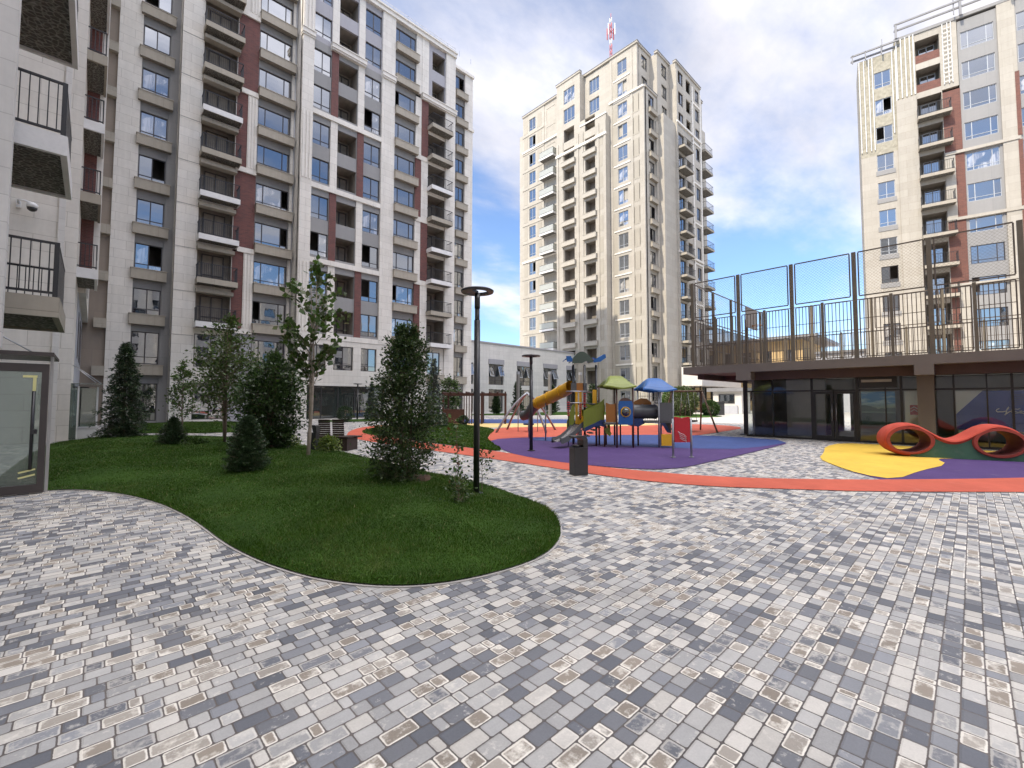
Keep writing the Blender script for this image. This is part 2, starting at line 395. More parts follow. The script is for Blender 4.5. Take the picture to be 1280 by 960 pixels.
# ------------------------------------------------------------------ foliage
def leaf_mesh(name, P, D, size, mats, rng, elong=1.8, mi=None, flat=.5, quad=False):
    """one small leaf (rhombus) per point: P positions, D directions"""
    n = len(P); P = np.asarray(P, float); D = np.asarray(D, float)
    D = D / (np.linalg.norm(D, axis=1, keepdims=True) + 1e-9)
    rn = rng.normal(size=(n, 3)); rn[:, 2] += flat * 2
    S = np.cross(D, rn); S /= (np.linalg.norm(S, axis=1, keepdims=True) + 1e-9)
    U = np.cross(S, D)
    sz = (size * rng.uniform(.6, 1.35, n))[:, None]
    w = sz / elong * .5
    fold = U * sz * rng.uniform(-.12, .18, (n, 1))
    v = np.empty((n, 4, 3))
    v[:, 0] = P; v[:, 1] = P + D * sz * .5 + S * w + fold; v[:, 2] = P + D * sz; v[:, 3] = P + D * sz * .5 - S * w + fold
    me = bpy.data.meshes.new(name); me.vertices.add(n * 4); me.vertices.foreach_set('co', v.reshape(-1))
    me.loops.add(n * 4); me.loops.foreach_set('vertex_index', np.arange(n * 4, dtype=np.int32))
    me.polygons.add(n); me.polygons.foreach_set('loop_start', np.arange(0, n * 4, 4, dtype=np.int32))
    me.polygons.foreach_set('loop_total', np.full(n, 4, dtype=np.int32))
    for m in (mats if isinstance(mats, (list, tuple)) else [mats]): me.materials.append(m)
    if mi is not None: me.polygons.foreach_set('material_index', np.asarray(mi, dtype=np.int32))
    me.update(); me.validate(); return me

def broadleaf(name, label, cat, loc, H, zc, prof, nb, per, leaf, mats, trunk=.05, bark=None, seed=1, stems=1,
              lean=(0, 0), elong=1.7, up=.5, group=None, part='crown', spread=.25, mi_p=.08):
    """tree or bush: stem(s), branches and leaves along the branches. prof(t) = crown radius for t 0..1 between zc and H"""
    rng = np.random.default_rng(seed); t = thing(name, label, cat, loc, 0, group)
    tb = MB(); bark = bark or BARK
    axes = []
    for k in range(stems):
        a = rng.uniform(0, 6.28); sp = (0 if stems == 1 else .12 * H * .35)
        top = np.array([lean[0] + math.cos(a) * sp, lean[1] + math.sin(a) * sp, H * rng.uniform(.86, .97)])
        base = np.array([math.cos(a) * .03 * (stems > 1), math.sin(a) * .03 * (stems > 1), -.03])
        bend = rng.normal(0, .02 * H, 3); bend[2] = 0
        pts = [base + (top - base) * s_ + bend * math.sin(s_ * 3.14) + rng.normal(0, .004 * H, 3) * (0 < s_ < 1) for s_ in np.linspace(0, 1, 8)]
        tb.tube(pts, [trunk * (1 - .85 * s_) for s_ in np.linspace(0, 1, 8)], 8); axes.append(pts)
    LP = []; LD = []
    for b in range(nb):
        pts = axes[b % stems]
        tt = rng.uniform(0, 1) ** .9; z = zc + (H - zc) * tt; R_ = prof(tt) * rng.uniform(.65, 1.12)
        zs = max(.02, z - R_ * up * rng.uniform(.6, 1.2)); f = min(.98, max(.0, zs / pts[-1][2])) * 7
        i = int(f); p0 = pts[i] + (pts[min(7, i+1)] - pts[i]) * (f - i)
        an = rng.uniform(0, 6.283); p1 = np.array([p0[0] + math.cos(an) * R_, p0[1] + math.sin(an) * R_, z])
        if tt > .93: p1 = np.array([pts[-1][0] + rng.normal(0, .04), pts[-1][1] + rng.normal(0, .04), H * rng.uniform(.97, 1.02)])
        mid = (p0 + p1) / 2 + np.array([0, 0, .06 * R_]) + rng.normal(0, .03 * R_ + .004, 3)
        r0 = max(.004, trunk * .28 * (1 - tt * .6))
        tb.tube([p0, mid, p1], [r0, r0 * .6, r0 * .3], 4, cap=False)
        k = max(3, int(per * rng.uniform(.6, 1.4)))
        s_ = rng.uniform(.18, 1.05, k) ** .75
        q = np.where(s_[:, None] < .5, p0 + (mid - p0) * (s_[:, None] * 2), mid + (p1 - mid) * (s_[:, None] * 2 - 1))
        q = q + rng.normal(0, 1, (k, 3)) * (spread * .3 * (R_ + .12))
        out = (q - np.array([p0[0], p0[1], zs])); out /= (np.linalg.norm(out, axis=1, keepdims=True) + 1e-6)
        dd = out * .8 + rng.normal(0, .6, (k, 3)) + np.array([0, 0, -.1])
        LP.append(q); LD.append(dd)
    P = np.concatenate(LP); D = np.concatenate(LD); ok = P[:, 2] > .03; P = P[ok]; D = D[ok]
    ml = mats if isinstance(mats, (list, tuple)) else [mats]
    mi = (rng.uniform(0, 1, len(P)) < mi_p).astype(np.int32) if len(ml) > 1 else None
    obj('trunk', tb, bark, t)
    link(part, leaf_mesh(part, P, D, leaf, ml, rng, elong, mi), t); return t

def conifer(name, label, cat, loc, H, R0, nt_, per, leafm, seed=1, needle=.07, z0=.12, group=None, tight=False, droop=.25, power=.9):
    rng = np.random.default_rng(seed); t = thing(name, label, cat, loc, 0, group)
    tb = MB(); tb.tube([(0, 0, -.03), (0, 0, H * .5), (0, 0, H * .98)], [.018 * H + .01, .01 * H + .006, .004], 8)
    LP = []; LD = []
    for b in range(nt_):
        tt = (b + rng.uniform(0, 1)) / nt_; z = z0 + (H - z0) * tt
        R_ = R0 * (1 - tt) ** power * rng.uniform(.72, 1.08) + .02
        if not tight: R_ *= (.72 + .28 * (b % 3) / 2)
        an = b * 2.399 + rng.uniform(-.3, .3); dirv = np.array([math.cos(an), math.sin(an), 0])
        p0 = np.array([0, 0, z + (0 if tight else R_ * .12)]); p1 = dirv * R_ + np.array([0, 0, z + (R_ * .35 if tight else -R_ * droop)])
        tb.tube([p0, (p0 + p1) / 2 + np.array([0, 0, .04 * R_]), p1], [.012, .008, .003], 4, cap=False)
        k = max(4, int(per * (.25 + R_ / R0))); s_ = rng.uniform(.15, 1.02, k)
        side = np.array([-dirv[1], dirv[0], 0]); wd = (1 - s_ * .75) * R_ * .42
        q = p0 + (p1 - p0) * s_[:, None] + side * (rng.uniform(-1, 1, k) * wd)[:, None] + rng.normal(0, .018 * H * .4 + .008, (k, 3))
        q[:, 2] -= np.abs(rng.normal(0, .02 * R_ + .01, k))
        LP.append(q); LD.append(dirv * .8 + side * rng.normal(0, .6, (k, 1)) + rng.normal(0, .35, (k, 3)) + np.array([0, 0, .55 if tight else -.05]))
    P = np.concatenate(LP); D = np.concatenate(LD); ok = P[:, 2] > .02
    obj('trunk', tb, BARK, t)
    link('crown', leaf_mesh('crown', P[ok], D[ok], needle, leafm, rng, 3.0, None, .2), t); return t
# ------------------------------------------------------------------ camera, sun, sky
cam = bpy.data.cameras.new('camera'); co_ = link('camera', cam); sc.camera = co_
cam.sensor_width = 36; cam.lens = 549 / 1280 * 36; cam.shift_y = -5.5 / 1280; cam.clip_end = 3000; cam.clip_start = .05
yaw, pit, rol = R(46.31), R(2.72), R(.08)
f_ = Vector((math.cos(pit)*math.cos(yaw), math.cos(pit)*math.sin(yaw), math.sin(pit)))
r_ = Vector((math.sin(yaw), -math.cos(yaw), 0)); u_ = r_.cross(f_)
r2 = r_ * math.cos(rol) + u_ * math.sin(rol); u2 = -r_ * math.sin(rol) + u_ * math.cos(rol)
co_.matrix_world = Matrix((( r2.x, u2.x, -f_.x, 0), (r2.y, u2.y, -f_.y, 0), (r2.z, u2.z, -f_.z, 1.6), (0, 0, 0, 1)))

EL = 46.0; AZ = Vector((-.99, .141, 0)).normalized()
S = Vector((AZ.x * math.cos(R(EL)), AZ.y * math.cos(R(EL)), math.sin(R(EL))))
sun = bpy.data.lights.new('sun', 'SUN'); sun.energy = 2.0; sun.angle = R(.55); sun.color = (1, .90, .74)
so = link('sun', sun); so.rotation_euler = S.to_track_quat('Z', 'Y').to_euler(); so.location = (-30, 0, 60)

w = bpy.data.worlds.new('World'); sc.world = w; w.use_nodes = True; nt = w.node_tree; nt.nodes.clear()
out = nt.nodes.new('ShaderNodeOutputWorld'); bg = nt.nodes.new('ShaderNodeBackground'); nt.links.new(bg.outputs[0], out.inputs[0])
sky = nd(nt, 'ShaderNodeTexSky'); sky.sky_type = 'NISHITA'; sky.sun_disc = False
sky.sun_elevation = R(EL); sky.sun_rotation = math.atan2(AZ.x, AZ.y); sky.air_density = 1.0; sky.dust_density = .6; sky.ozone_density = 1.6
tc = nd(nt, 'ShaderNodeTexCoord').outputs['Generated']
sx = nd(nt, 'ShaderNodeSeparateXYZ'); nt.links.new(tc, sx.inputs[0])
zz = mathn(nt, 'ADD', mathn(nt, 'MAXIMUM', sx.outputs[2], 0.0), .14)
cb = nd(nt, 'ShaderNodeCombineXYZ'); nt.links.new(mathn(nt, 'DIVIDE', sx.outputs[0], zz), cb.inputs[0]); nt.links.new(mathn(nt, 'DIVIDE', sx.outputs[1], zz), cb.inputs[1])
mp = nd(nt, 'ShaderNodeMapping'); mp.inputs['Location'].default_value = (3.1, 7.4, 0); mp.inputs['Rotation'].default_value = (0, 0, R(25)); mp.inputs['Scale'].default_value = (.62, 1.0, 1)
nt.links.new(cb.outputs[0], mp.inputs[0])
n = nd(nt, 'ShaderNodeTexNoise'); n.inputs['Scale'].default_value = .95; n.inputs['Detail'].default_value = 9; n.inputs['Roughness'].default_value = .52; n.inputs['Distortion'].default_value = .35
nt.links.new(mp.outputs[0], n.inputs['Vector'])
n2 = noise(nt, mp.outputs[0], 3.3, 8, .6)
cov = mathn(nt, 'ADD', mathn(nt, 'MULTIPLY', n.outputs[0], .78), mathn(nt, 'MULTIPLY', n2, .22))
cov = mathn(nt, 'ADD', cov, maprange(nt, sx.outputs[2], .70, .84, 0, .22))  # cloud cover forced overhead, out of view, to add neutral light
cl = nd(nt, 'ShaderNodeMapRange'); cl.interpolation_type = 'SMOOTHSTEP'; nt.links.new(cov, cl.inputs[0]); cl.inputs[1].default_value = .435; cl.inputs[2].default_value = .64; cl.inputs[3].default_value = .06; cl.inputs[4].default_value = .90
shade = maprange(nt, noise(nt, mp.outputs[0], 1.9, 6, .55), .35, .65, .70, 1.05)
# unseen clouds overhead and behind the camera, brightened as added fill light
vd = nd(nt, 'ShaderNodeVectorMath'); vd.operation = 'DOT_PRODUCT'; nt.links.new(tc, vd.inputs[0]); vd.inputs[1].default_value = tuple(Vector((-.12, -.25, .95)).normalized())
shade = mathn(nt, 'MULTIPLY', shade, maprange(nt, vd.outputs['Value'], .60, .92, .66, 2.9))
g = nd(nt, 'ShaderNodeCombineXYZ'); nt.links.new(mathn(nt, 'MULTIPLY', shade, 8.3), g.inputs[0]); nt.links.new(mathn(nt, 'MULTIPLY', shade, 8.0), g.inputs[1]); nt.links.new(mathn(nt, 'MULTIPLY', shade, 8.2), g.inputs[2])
skc = mixc(nt, 1.0, sky.outputs[0], (.74, .90, 1.08), 'MULTIPLY')
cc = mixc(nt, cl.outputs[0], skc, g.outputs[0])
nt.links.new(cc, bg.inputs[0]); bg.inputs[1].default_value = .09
vs = sc.view_settings; vs.view_transform = 'Standard'; vs.look = 'None'; vs.exposure = 1.45; vs.gamma = 1; vs.use_curve_mapping = False

# ------------------------------------------------------------------ ground
def sheet(name, pts, z, m, kind='structure', smooth=0):
    p = pts
    for _ in range(smooth):
        q = []
        for i in range(len(p)):
            a, b = p[i], p[(i+1) % len(p)]
            q += [(a[0]*.75+b[0]*.25, a[1]*.75+b[1]*.25), (a[0]*.25+b[0]*.75, a[1]*.25+b[1]*.75)]
        p = q
    mb = MB(); mb.poly([(x, y, z) for x, y in p]); o = obj(name, mb, m); tag(o, kind=kind); return o, p
tag(sheet('ground', [(-900, -900), (1500, -900), (1500, 1500), (-900, 1500)], -.012, CONC)[0], kind='structure')
sheet('paved_court', [(-6, -14), (46, -14), (46, 10), (30, 14.5), (32.5, 21.5), (28, 36.4), (28, 44), (-6, 44)], -.002, PAVER)
PALE = paleplaza()
sheet('pale_plaza', [(30, 13.6), (46, 4), (95, 4), (95, 60), (28, 60), (28, 34), (31.5, 22.6)], .002, PALE)

lawn1 = [(-.54,11.28),(-.1,11.05),(.4,10.12),(.78,8.87),(.96,7.82),(1.06,6.9),(1.12,5.81),(1.24,5.01),(1.38,4.46),(1.52,4.07),(1.73,3.71),(1.96,3.44),(2.24,3.25),(2.59,3.13),(3.04,3.07),(3.42,3.1),(3.81,3.25),(4.19,3.51),(4.63,3.95),(5.0,4.53),(5.2,5.34),(5.42,6.3),(5.42,7.23),(5.4,8.6),(5.5,10.53),(5.6,12.9),(5.42,14.66),(5.42,16.37),(5.39,18.01),(5.05,19.7),(4.18,22.06),(3.0,23.6),(1.78,24.6),(.18,25.0),(-1.01,24.0),(-1.3,18),(-1.3,11.4)]
lawn3 = [(9.65,21.0),(11.5,23.6),(14.16,25.09),(16.94,23.8),(16.84,20.39),(16.0,18.0),(13.61,15.78),(11.6,13.64),(10.56,11.97),(9.33,10.09),(9.3,11.31),(9.29,13.96),(9.35,16.68),(9.3,18.94)]
lawn4 = [(12.6,33.4),(13.6,31.4),(19.75,31.6),(24.5,34.0),(24.2,35.1),(12.4,35.2)]
lawn5 = [(29.0,38.9),(29.2,36.6),(40.5,28.5),(50.4,24.8),(50.6,36),(46,39.6),(34.3,39.7)]
lawn2 = [(.6,27.2),(1.8,27.6),(3.68,25.7),(4.9,25.4),(6.31,24.0),(8.0,25.6),(8.2,36.2),(1.0,37.0)]
lawn6 = [(37,19.6),(46,16.4),(52,22.0),(43,26.0)]
def inside(x, y, poly):
    x = np.asarray(x); y = np.asarray(y); r = np.zeros(x.shape, bool); n_ = len(poly)
    for i in range(n_):
        x0, y0 = poly[i]; x1, y1 = poly[(i+1) % n_]
        c = ((y0 > y) != (y1 > y)) & (x < (x1 - x0) * (y - y0) / (y1 - y0 + 1e-12) + x0); r ^= c
    return r
def edgedist(x, y, poly):
    d = np.full(np.shape(x), 1e9)
    for i in range(len(poly)):
        a = np.array(poly[i]); b = np.array(poly[(i+1) % len(poly)]); ab = b - a; L2 = ab @ ab + 1e-12
        t = np.clip(((x - a[0]) * ab[0] + (y - a[1]) * ab[1]) / L2, 0, 1)
        d = np.minimum(d, np.hypot(x - a[0] - t * ab[0], y - a[1] - t * ab[1]))
    return d
def moundz(x, y, poly, h, w_):
    d = edgedist(x, y, poly); s_ = np.clip(d / w_, 0, 1)
    return .02 + h * s_ * s_ * (3 - 2 * s_) + .02 * np.clip(d / .15, 0, 1)
def smooth_poly(p, k):
    for _ in range(k):
        q = []
        for i in range(len(p)):
            a, b = p[i], p[(i+1) % len(p)]
            q += [(a[0]*.75+b[0]*.25, a[1]*.75+b[1]*.25), (a[0]*.25+b[0]*.75, a[1]*.25+b[1]*.75)]
        p = q
    return p
import bmesh
def lawn(name, poly, h, w_, step=.3, k=2):
    poly = smooth_poly(poly, k)
    bm = bmesh.new(); vs_ = [bm.verts.new((x, y, 0)) for x, y in poly]; bm.faces.new(vs_)
    xs = [p[0] for p in poly]; ys = [p[1] for p in poly]
    a = math.floor(min(xs)/step)*step
    while a < max(xs):
        bmesh.ops.bisect_plane(bm, geom=bm.verts[:] + bm.edges[:] + bm.faces[:], plane_co=(a, 0, 0), plane_no=(1, 0, 0)); a += step
    a = math.floor(min(ys)/step)*step
    while a < max(ys):
        bmesh.ops.bisect_plane(bm, geom=bm.verts[:] + bm.edges[:] + bm.faces[:], plane_co=(0, a, 0), plane_no=(0, 1, 0)); a += step
    x = np.array([v.co.x for v in bm.verts]); y = np.array([v.co.y for v in bm.verts]); z = moundz(x, y, poly, h, w_)
    for v, q in zip(bm.verts, z): v.co.z = q
    me = bpy.data.meshes.new(name); bm.to_mesh(me); bm.free(); me.materials.append(LAWN)
    me.polygons.foreach_set('use_smooth', [True] * len(me.polygons))
    o = link(name, me); tag(o, kind='structure'); return poly
LP1 = lawn('lawn', lawn1, .16, 1.6)
LPS = {}
for nm, p, h in (('far', lawn2, .12), ('mid', lawn3, .12), ('strip', lawn4, .05), ('back', lawn5, .05), ('side', lawn6, .08)):
    LPS[nm] = lawn('lawn', p, h, 1.0, .8)
def grass(name, label, poly, h, w_, n_, hb, seed, nearbias=True, wid=.007):
    rng = np.random.default_rng(seed); xs = [p[0] for p in poly]; ys = [p[1] for p in poly]
    N = n_ * 6; x = rng.uniform(min(xs), max(xs), N); y = rng.uniform(min(ys), max(ys), N)
    if nearbias:
        dep = np.hypot(x, y); keep = rng.uniform(0, 1, N) < np.clip((4.0 / dep) ** 1.7, .03, 1); x = x[keep]; y = y[keep]
    ok = inside(x, y, poly); x = x[ok][:n_]; y = y[ok][:n_]; n2_ = len(x); z = moundz(x, y, poly, h, w_) - .005
    dep = np.hypot(x, y); sc_ = np.clip(dep / 5, 1, 3.0)
    patch = .75 + .35 * np.sin(x * 2.1 + np.sin(y * 1.7) * 1.5) * np.cos(y * 1.3 + x)
    hh = hb * rng.uniform(.55, 1.3, n2_) * patch; ww = wid * sc_ * rng.uniform(.7, 1.3, n2_); an = rng.uniform(0, 6.28, n2_)
    tx = rng.normal(0, .45, n2_) * hh; ty = rng.normal(0, .45, n2_) * hh
    v = np.empty((n2_, 3, 3)); v[:, 0, 0] = x - np.cos(an) * ww / 2; v[:, 0, 1] = y - np.sin(an) * ww / 2; v[:, 0, 2] = z
    v[:, 1, 0] = x + np.cos(an) * ww / 2; v[:, 1, 1] = y + np.sin(an) * ww / 2; v[:, 1, 2] = z
    v[:, 2, 0] = x + tx; v[:, 2, 1] = y + ty; v[:, 2, 2] = z + hh
    ed = edgedist(x, y, poly); near = ed < .09; hh = np.where(near, hh * 1.25, hh)
    cx0, cy0 = np.mean(xs), np.mean(ys); oxx = x - cx0; oyy = y - cy0; ol = np.hypot(oxx, oyy) + 1e-6
    tx = np.where(near, tx + oxx / ol * hh * .5, tx); ty = np.where(near, ty + oyy / ol * hh * .5, ty)
    v[:, 2, 0] = x + tx; v[:, 2, 1] = y + ty; v[:, 2, 2] = z + hh
    me = bpy.data.meshes.new(name); me.vertices.add(n2_*3); me.vertices.foreach_set('co', v.reshape(-1)); me.loops.add(n2_*3)
    me.loops.foreach_set('vertex_index', np.arange(n2_*3, dtype=np.int32)); me.polygons.add(n2_)
    me.polygons.foreach_set('loop_start', np.arange(0, n2_*3, 3, dtype=np.int32)); me.polygons.foreach_set('loop_total', np.full(n2_, 3, dtype=np.int32))
    me.materials.append(GRASS); me.update(); o = link(name, me); tag(o, label, 'grass', None, 'stuff'); return o
grass('grass', 'short dark green grass on the curved lawn mound in front', LP1, .16, 1.6, 330000, .042, 3)
grass('grass', 'short green grass on the lawn between the orange rubber path and playground', LPS['mid'], .12, 1.0, 40000, .05, 4, False, .02)
grass('grass', 'green grass on the lawn at the foot of the left apartment block', LPS['far'], .12, 1.0, 40000, .05, 5, False, .022)
# stone edging round the near lawn
def edging(poly, w_, h):
    mb = MB(); n_ = len(poly); off = []
    for i in range(n_):
        a = np.array(poly[i-1]); b = np.array(poly[(i+1) % n_]); t = b - a; t /= np.hypot(*t) + 1e-9; off.append((poly[i][0] - t[1] * w_, poly[i][1] + t[0] * w_))
    cx = sum(p[0] for p in poly) / n_; cy = sum(p[1] for p in poly) / n_
    for i in range(n_):
        j = (i+1) % n_; a, b, c, d = poly[i], poly[j], off[j], off[i]
        mb.quad((*a, h), (*b, h), (*c, h), (*d, h)); mb.quad((*a, 0), (*b, 0), (*b, h), (*a, h)); mb.quad((*d, 0), (*c, 0), (*c, h), (*d, h))
    return mb
ar = sum(LP1[i-1][0]*LP1[i][1] - LP1[i][0]*LP1[i-1][1] for i in range(len(LP1)))
tag(obj('kerb_edging', edging(LP1, .022 if ar < 0 else -.022, .008), CONC), kind='structure')

sheet('yellow_rubber_strip', [(11.9,23.6),(13.2,26.4),(17.81,25.6),(21.91,21.6),(26.04,17.8),(28.6,15.6),(27.5,14.3),(22.53,15.2),(20.97,16.3),(18.5,18.5),(16.7,20.0),(15.8,24.3),(13.5,25.4)], .006, RUB_YP)
sheet('blue_rubber_strip', [(17.6,24.6),(19.2,30.0),(22.0,31.0),(24.34,28.6),(31.92,21.54),(26.13,17.64),(22.0,21.5)], .002, RUB_B)
sheet('orange_rubber_ring', [(11.6,13.64),(13.64,15.75),(15.8,18.0),(16.89,18.9),(18.61,18.85),(21.1,16.8),(24.7,14.9),(29.5,13.6),(30.0,11.2),(27.88,9.27),(24.11,9.0),(21.11,8.8),(19.62,8.9),(17.61,9.8),(14.52,11.6),(13.0,12.4),(11.49,12.9)], .010, RUB_O, smooth=1)
sheet('purple_rubber', [(11.75,13.6),(10.6,12.0),(9.25,9.88),(8.86,8.4),(8.8,7.05),(9.03,6.1),(9.29,5.36),(9.64,5.03),(10.24,4.79),(11.89,4.76),(14.76,4.74),(20.0,4.85),(20.3,7.6),(18.0,10.45),(15,12.35),(13.4,13.5)], .014, RUB_P, smooth=1)
sheet('blue_rubber', [(12.6,12.9),(13.2,10.95),(13.3,9.6),(13.9,7.6),(14.6,6.3),(15.6,5.2),(20.2,4.8),(20.6,7.8),(19.9,9.2),(18.42,10.8),(15.7,12.6)], .018, RUB_B, smooth=1)
outer = [(13.2,26.2),(11.4,24.8),(9.6,22.2),(8.2,19.2),(7.85,16.8),(7.86,14.2),(7.9,11.46),(7.95,9.62),(7.97,7.79),(7.93,6.33),(7.92,5.15),(8.08,4.21),(8.47,3.28),(8.86,2.75),(9.35,2.1),(9.98,1.27),(11.88,-.57),(14.5,-3.2),(18,-6.4)]
inner = [(19.5,-5.2),(16.2,-2.2),(13.61,-.35),(11.81,1.15),(10.72,2.23),(9.95,3.15),(9.65,3.65),(9.4,4.14),(9.2,4.78),(9.08,5.27),(8.96,6.07),(8.8,7.05),(9.05,8.5),(9.22,9.88),(9.22,11.13),(9.15,13.71),(9.2,16.33),(9.3,18.76),(9.9,21.0),(11.92,23.4),(13.5,25.0)]
sheet('orange_rubber_path', outer + inner, .010, RUB_O, smooth=1)
sheet('purple_rubber', [(11.6,1.3),(12.4,1.9),(13.72,1.5),(15.61,1.1),(17.3,1.0),(19.5,.3),(20.9,-.5),(20.9,-6),(19.5,-5.2),(16.2,-2.2),(13.61,-.35)], .006, RUB_P)
sheet('yellow_rubber', [(14.58,2.99),(16.39,3.21),(18.5,3.6),(20.6,3.5),(20.9,2.2),(20.9,-1.5),(19.0,-1.0),(17.3,.4),(16.9,.75),(15.61,.47),(13.72,.88),(11.84,1.12),(12.1,1.7),(13.3,2.4)], .014, RUB_Y, smooth=1)

# ------------------------------------------------------------------ building kit
WM = [CREAM, GREYP, BRICK, CREAMT, MAUVE, WHITEST, TAUPE, DARKIN, LEDGE, CREAMW, BRICKO, BLUEGREY, LOGG, YELLOWB, CONCL]
CRE, GRY, BRK, TRM, MAU, WHT, TAU, DRK, LDG, WRM, BRO, BGR, LOG_, YEL, CNC = range(15)
class Face:
    """a facade plane; u runs to the right, y into the building"""
    def __init__(s, bld, ox, oy, ang): s.b = bld; s.ox = ox - bld.location.x; s.oy = oy - bld.location.y; s.a = R(ang); s.w = MB()
    def loc(s, u, y, z): return (s.ox + u * math.cos(s.a) - y * math.sin(s.a), s.oy + u * math.sin(s.a) + y * math.cos(s.a), z)
    def strip(s, u0, u1, z0, z1, y=0, mi=0, holes=(), dep=.18, back=.35, ends=True, him=None):
        us = sorted({u0, u1, *[h[0] for h in holes], *[h[1] for h in holes]}); zs = sorted({z0, z1, *[h[2] for h in holes], *[h[3] for h in holes]})
        W = s.w
        for i in range(len(us) - 1):
            for j in range(len(zs) - 1):
                cu = (us[i] + us[i+1]) / 2; cz = (zs[j] + zs[j+1]) / 2
                if any(h[0] < cu < h[1] and h[2] < cz < h[3] for h in holes): continue
                W.quad((us[i], y, zs[j]), (us[i+1], y, zs[j]), (us[i+1], y, zs[j+1]), (us[i], y, zs[j+1]), mi)
        for h in holes:
            a, b, c, d = h[:4]; D = y + (h[4] if len(h) > 4 else dep); hm = mi if him is None else him
            W.quad((a, y, c), (b, y, c), (b, D, c), (a, D, c), hm); W.quad((a, y, d), (b, y, d), (b, D, d), (a, D, d), hm)
            W.quad((a, y, c), (a, y, d), (a, D, d), (a, D, c), hm); W.quad((b, y, c), (b, y, d), (b, D, d), (b, D, c), hm)
        if ends:
            for u in (u0, u1): W.quad((u, y, z0), (u, y, z1), (u, back, z1), (u, back, z0), mi)
            W.quad((u0, y, z1), (u1, y, z1), (u1, back, z1), (u0, back, z1), mi); W.quad((u0, y, z0), (u1, y, z0), (u1, back, z0), (u0, back, z0), mi)
    def box(s, u0, u1, y0, y1, z0, z1, mi=0): s.w.box(u0, u1, y0, y1, z0, z1, mi)
    def shell(s, u0, u1, z1, depth, y0=.02, mi=0, z0=0):
        W = s.w
        W.quad((u0, y0, z0), (u0, depth, z0), (u0, depth, z1), (u0, y0, z1), mi); W.quad((u1, y0, z0), (u1, depth, z0), (u1, depth, z1), (u1, y0, z1), mi)
        W.quad((u0, depth, z0), (u1, depth, z0), (u1, depth, z1), (u0, depth, z1), mi); W.quad((u0, y0, z1), (u1, y0, z1), (u1, depth, z1), (u0, depth, z1), mi)
        W.quad((u0+.05, 1.7+y0, z0), (u1-.05, 1.7+y0, z0), (u1-.05, 1.7+y0, z1-.1), (u0+.05, 1.7+y0, z1-.1), DRK)
    def done(s, name='wall'): return obj(name, s.w, WM, s.b, (s.ox, s.oy, 0), s.a)
    def put(s, name, me, u, y, z, parent=None):
        o = link(name, me, s.b, s.loc(u, y, z), s.a); return o
CACHE = {}
def win_meshes(w_, h, kind, fm, var):
    k = (round(w_, 2), round(h, 2), kind, fm.name, var)
    if k in CACHE: return CACHE[k]
    rnd = random.Random(hash((round(w_, 2), kind, var)) & 255)
    f = MB(); p = MB(); t = .055; y0, y1 = -.03, .05
    f.box(0, w_, y0, y1, 0, t); f.box(0, w_, y0, y1, h-t, h); f.box(0, t, y0, y1, t, h-t); f.box(w_-t, w_, y0, y1, t, h-t)
    if kind == 'two': ms = [.5]; tr = .22
    elif kind == 'three': ms = [.22, .78]; tr = .2
    elif kind == 'one': ms = []; tr = .22
    elif kind == 'door': ms = [.5]; tr = .3
    elif kind == 'slide': ms = [.33, .66]; tr = .18
    xs = [0] + [m * w_ for m in ms] + [w_]; zt = tr * h
    for m in xs[1:-1]: f.box(m-.03, m+.03, y0, y1, t, h-t)
    openi = {0: -1, 1: 0, 2: len(xs) - 2, 3: -1}[var % 4] if kind in ('two', 'three') else -1
    for i in range(len(xs) - 1):
        f.box(xs[i]+.03, xs[i+1]-.03, y0+.006, y1-.006, zt-.022, zt+.022)
        for (a, b, q) in ((t*.5, zt-.02, 0), (zt+.02, h-t*.5, 1)):
            if q and i == openi: continue
            d = [rnd.uniform(-.007, .007) for _ in range(3)]
            x0, x1 = xs[i]+.02, xs[i+1]-.02
            p.quad((x0, .01+d[0], a), (x1, .01+d[1], a), (x1, .01+d[1]+d[2], b), (x0, .01+d[0]+d[2], b))
    CACHE[k] = (f.mesh('window', fm), p.mesh('pane', PANE)); return CACHE[k]
wcount = [0]
def window(F, u0, u1, z0, z1, y=.14, kind='two', fm=None, var=None, name='window'):
    wcount[0] += 1
    if var is None: var = random.choice([0, 0, 0, 0, 3, 3, 1, 2])
    f, p = win_meshes(u1 - u0, z1 - z0, kind, fm or FRAME, var)
    o = F.put(name, f, u0, y, z0); link('pane', p, o); return o
def ledge(F, u0, u1, z0, z1, d=.42, mat=None):
    k = ('ledge', round(u1-u0, 2), round(z1-z0, 2), d)
    if k not in CACHE:
        m = MB(); w_ = u1-u0; h = z1-z0; m.box(0, w_, -d, 0, 0, h); m.box(-.03, w_+.03, -d-.03, 0, h, h+.05)
        for i in range(int(w_/.25)): m.box(.1+i*.25, .16+i*.25, -d-.006, -d, .03, .05)
        CACHE[k] = m.mesh('window_ledge', mat or LEDGE)
    return F.put('window_ledge', CACHE[k], u0, -.001, z0)
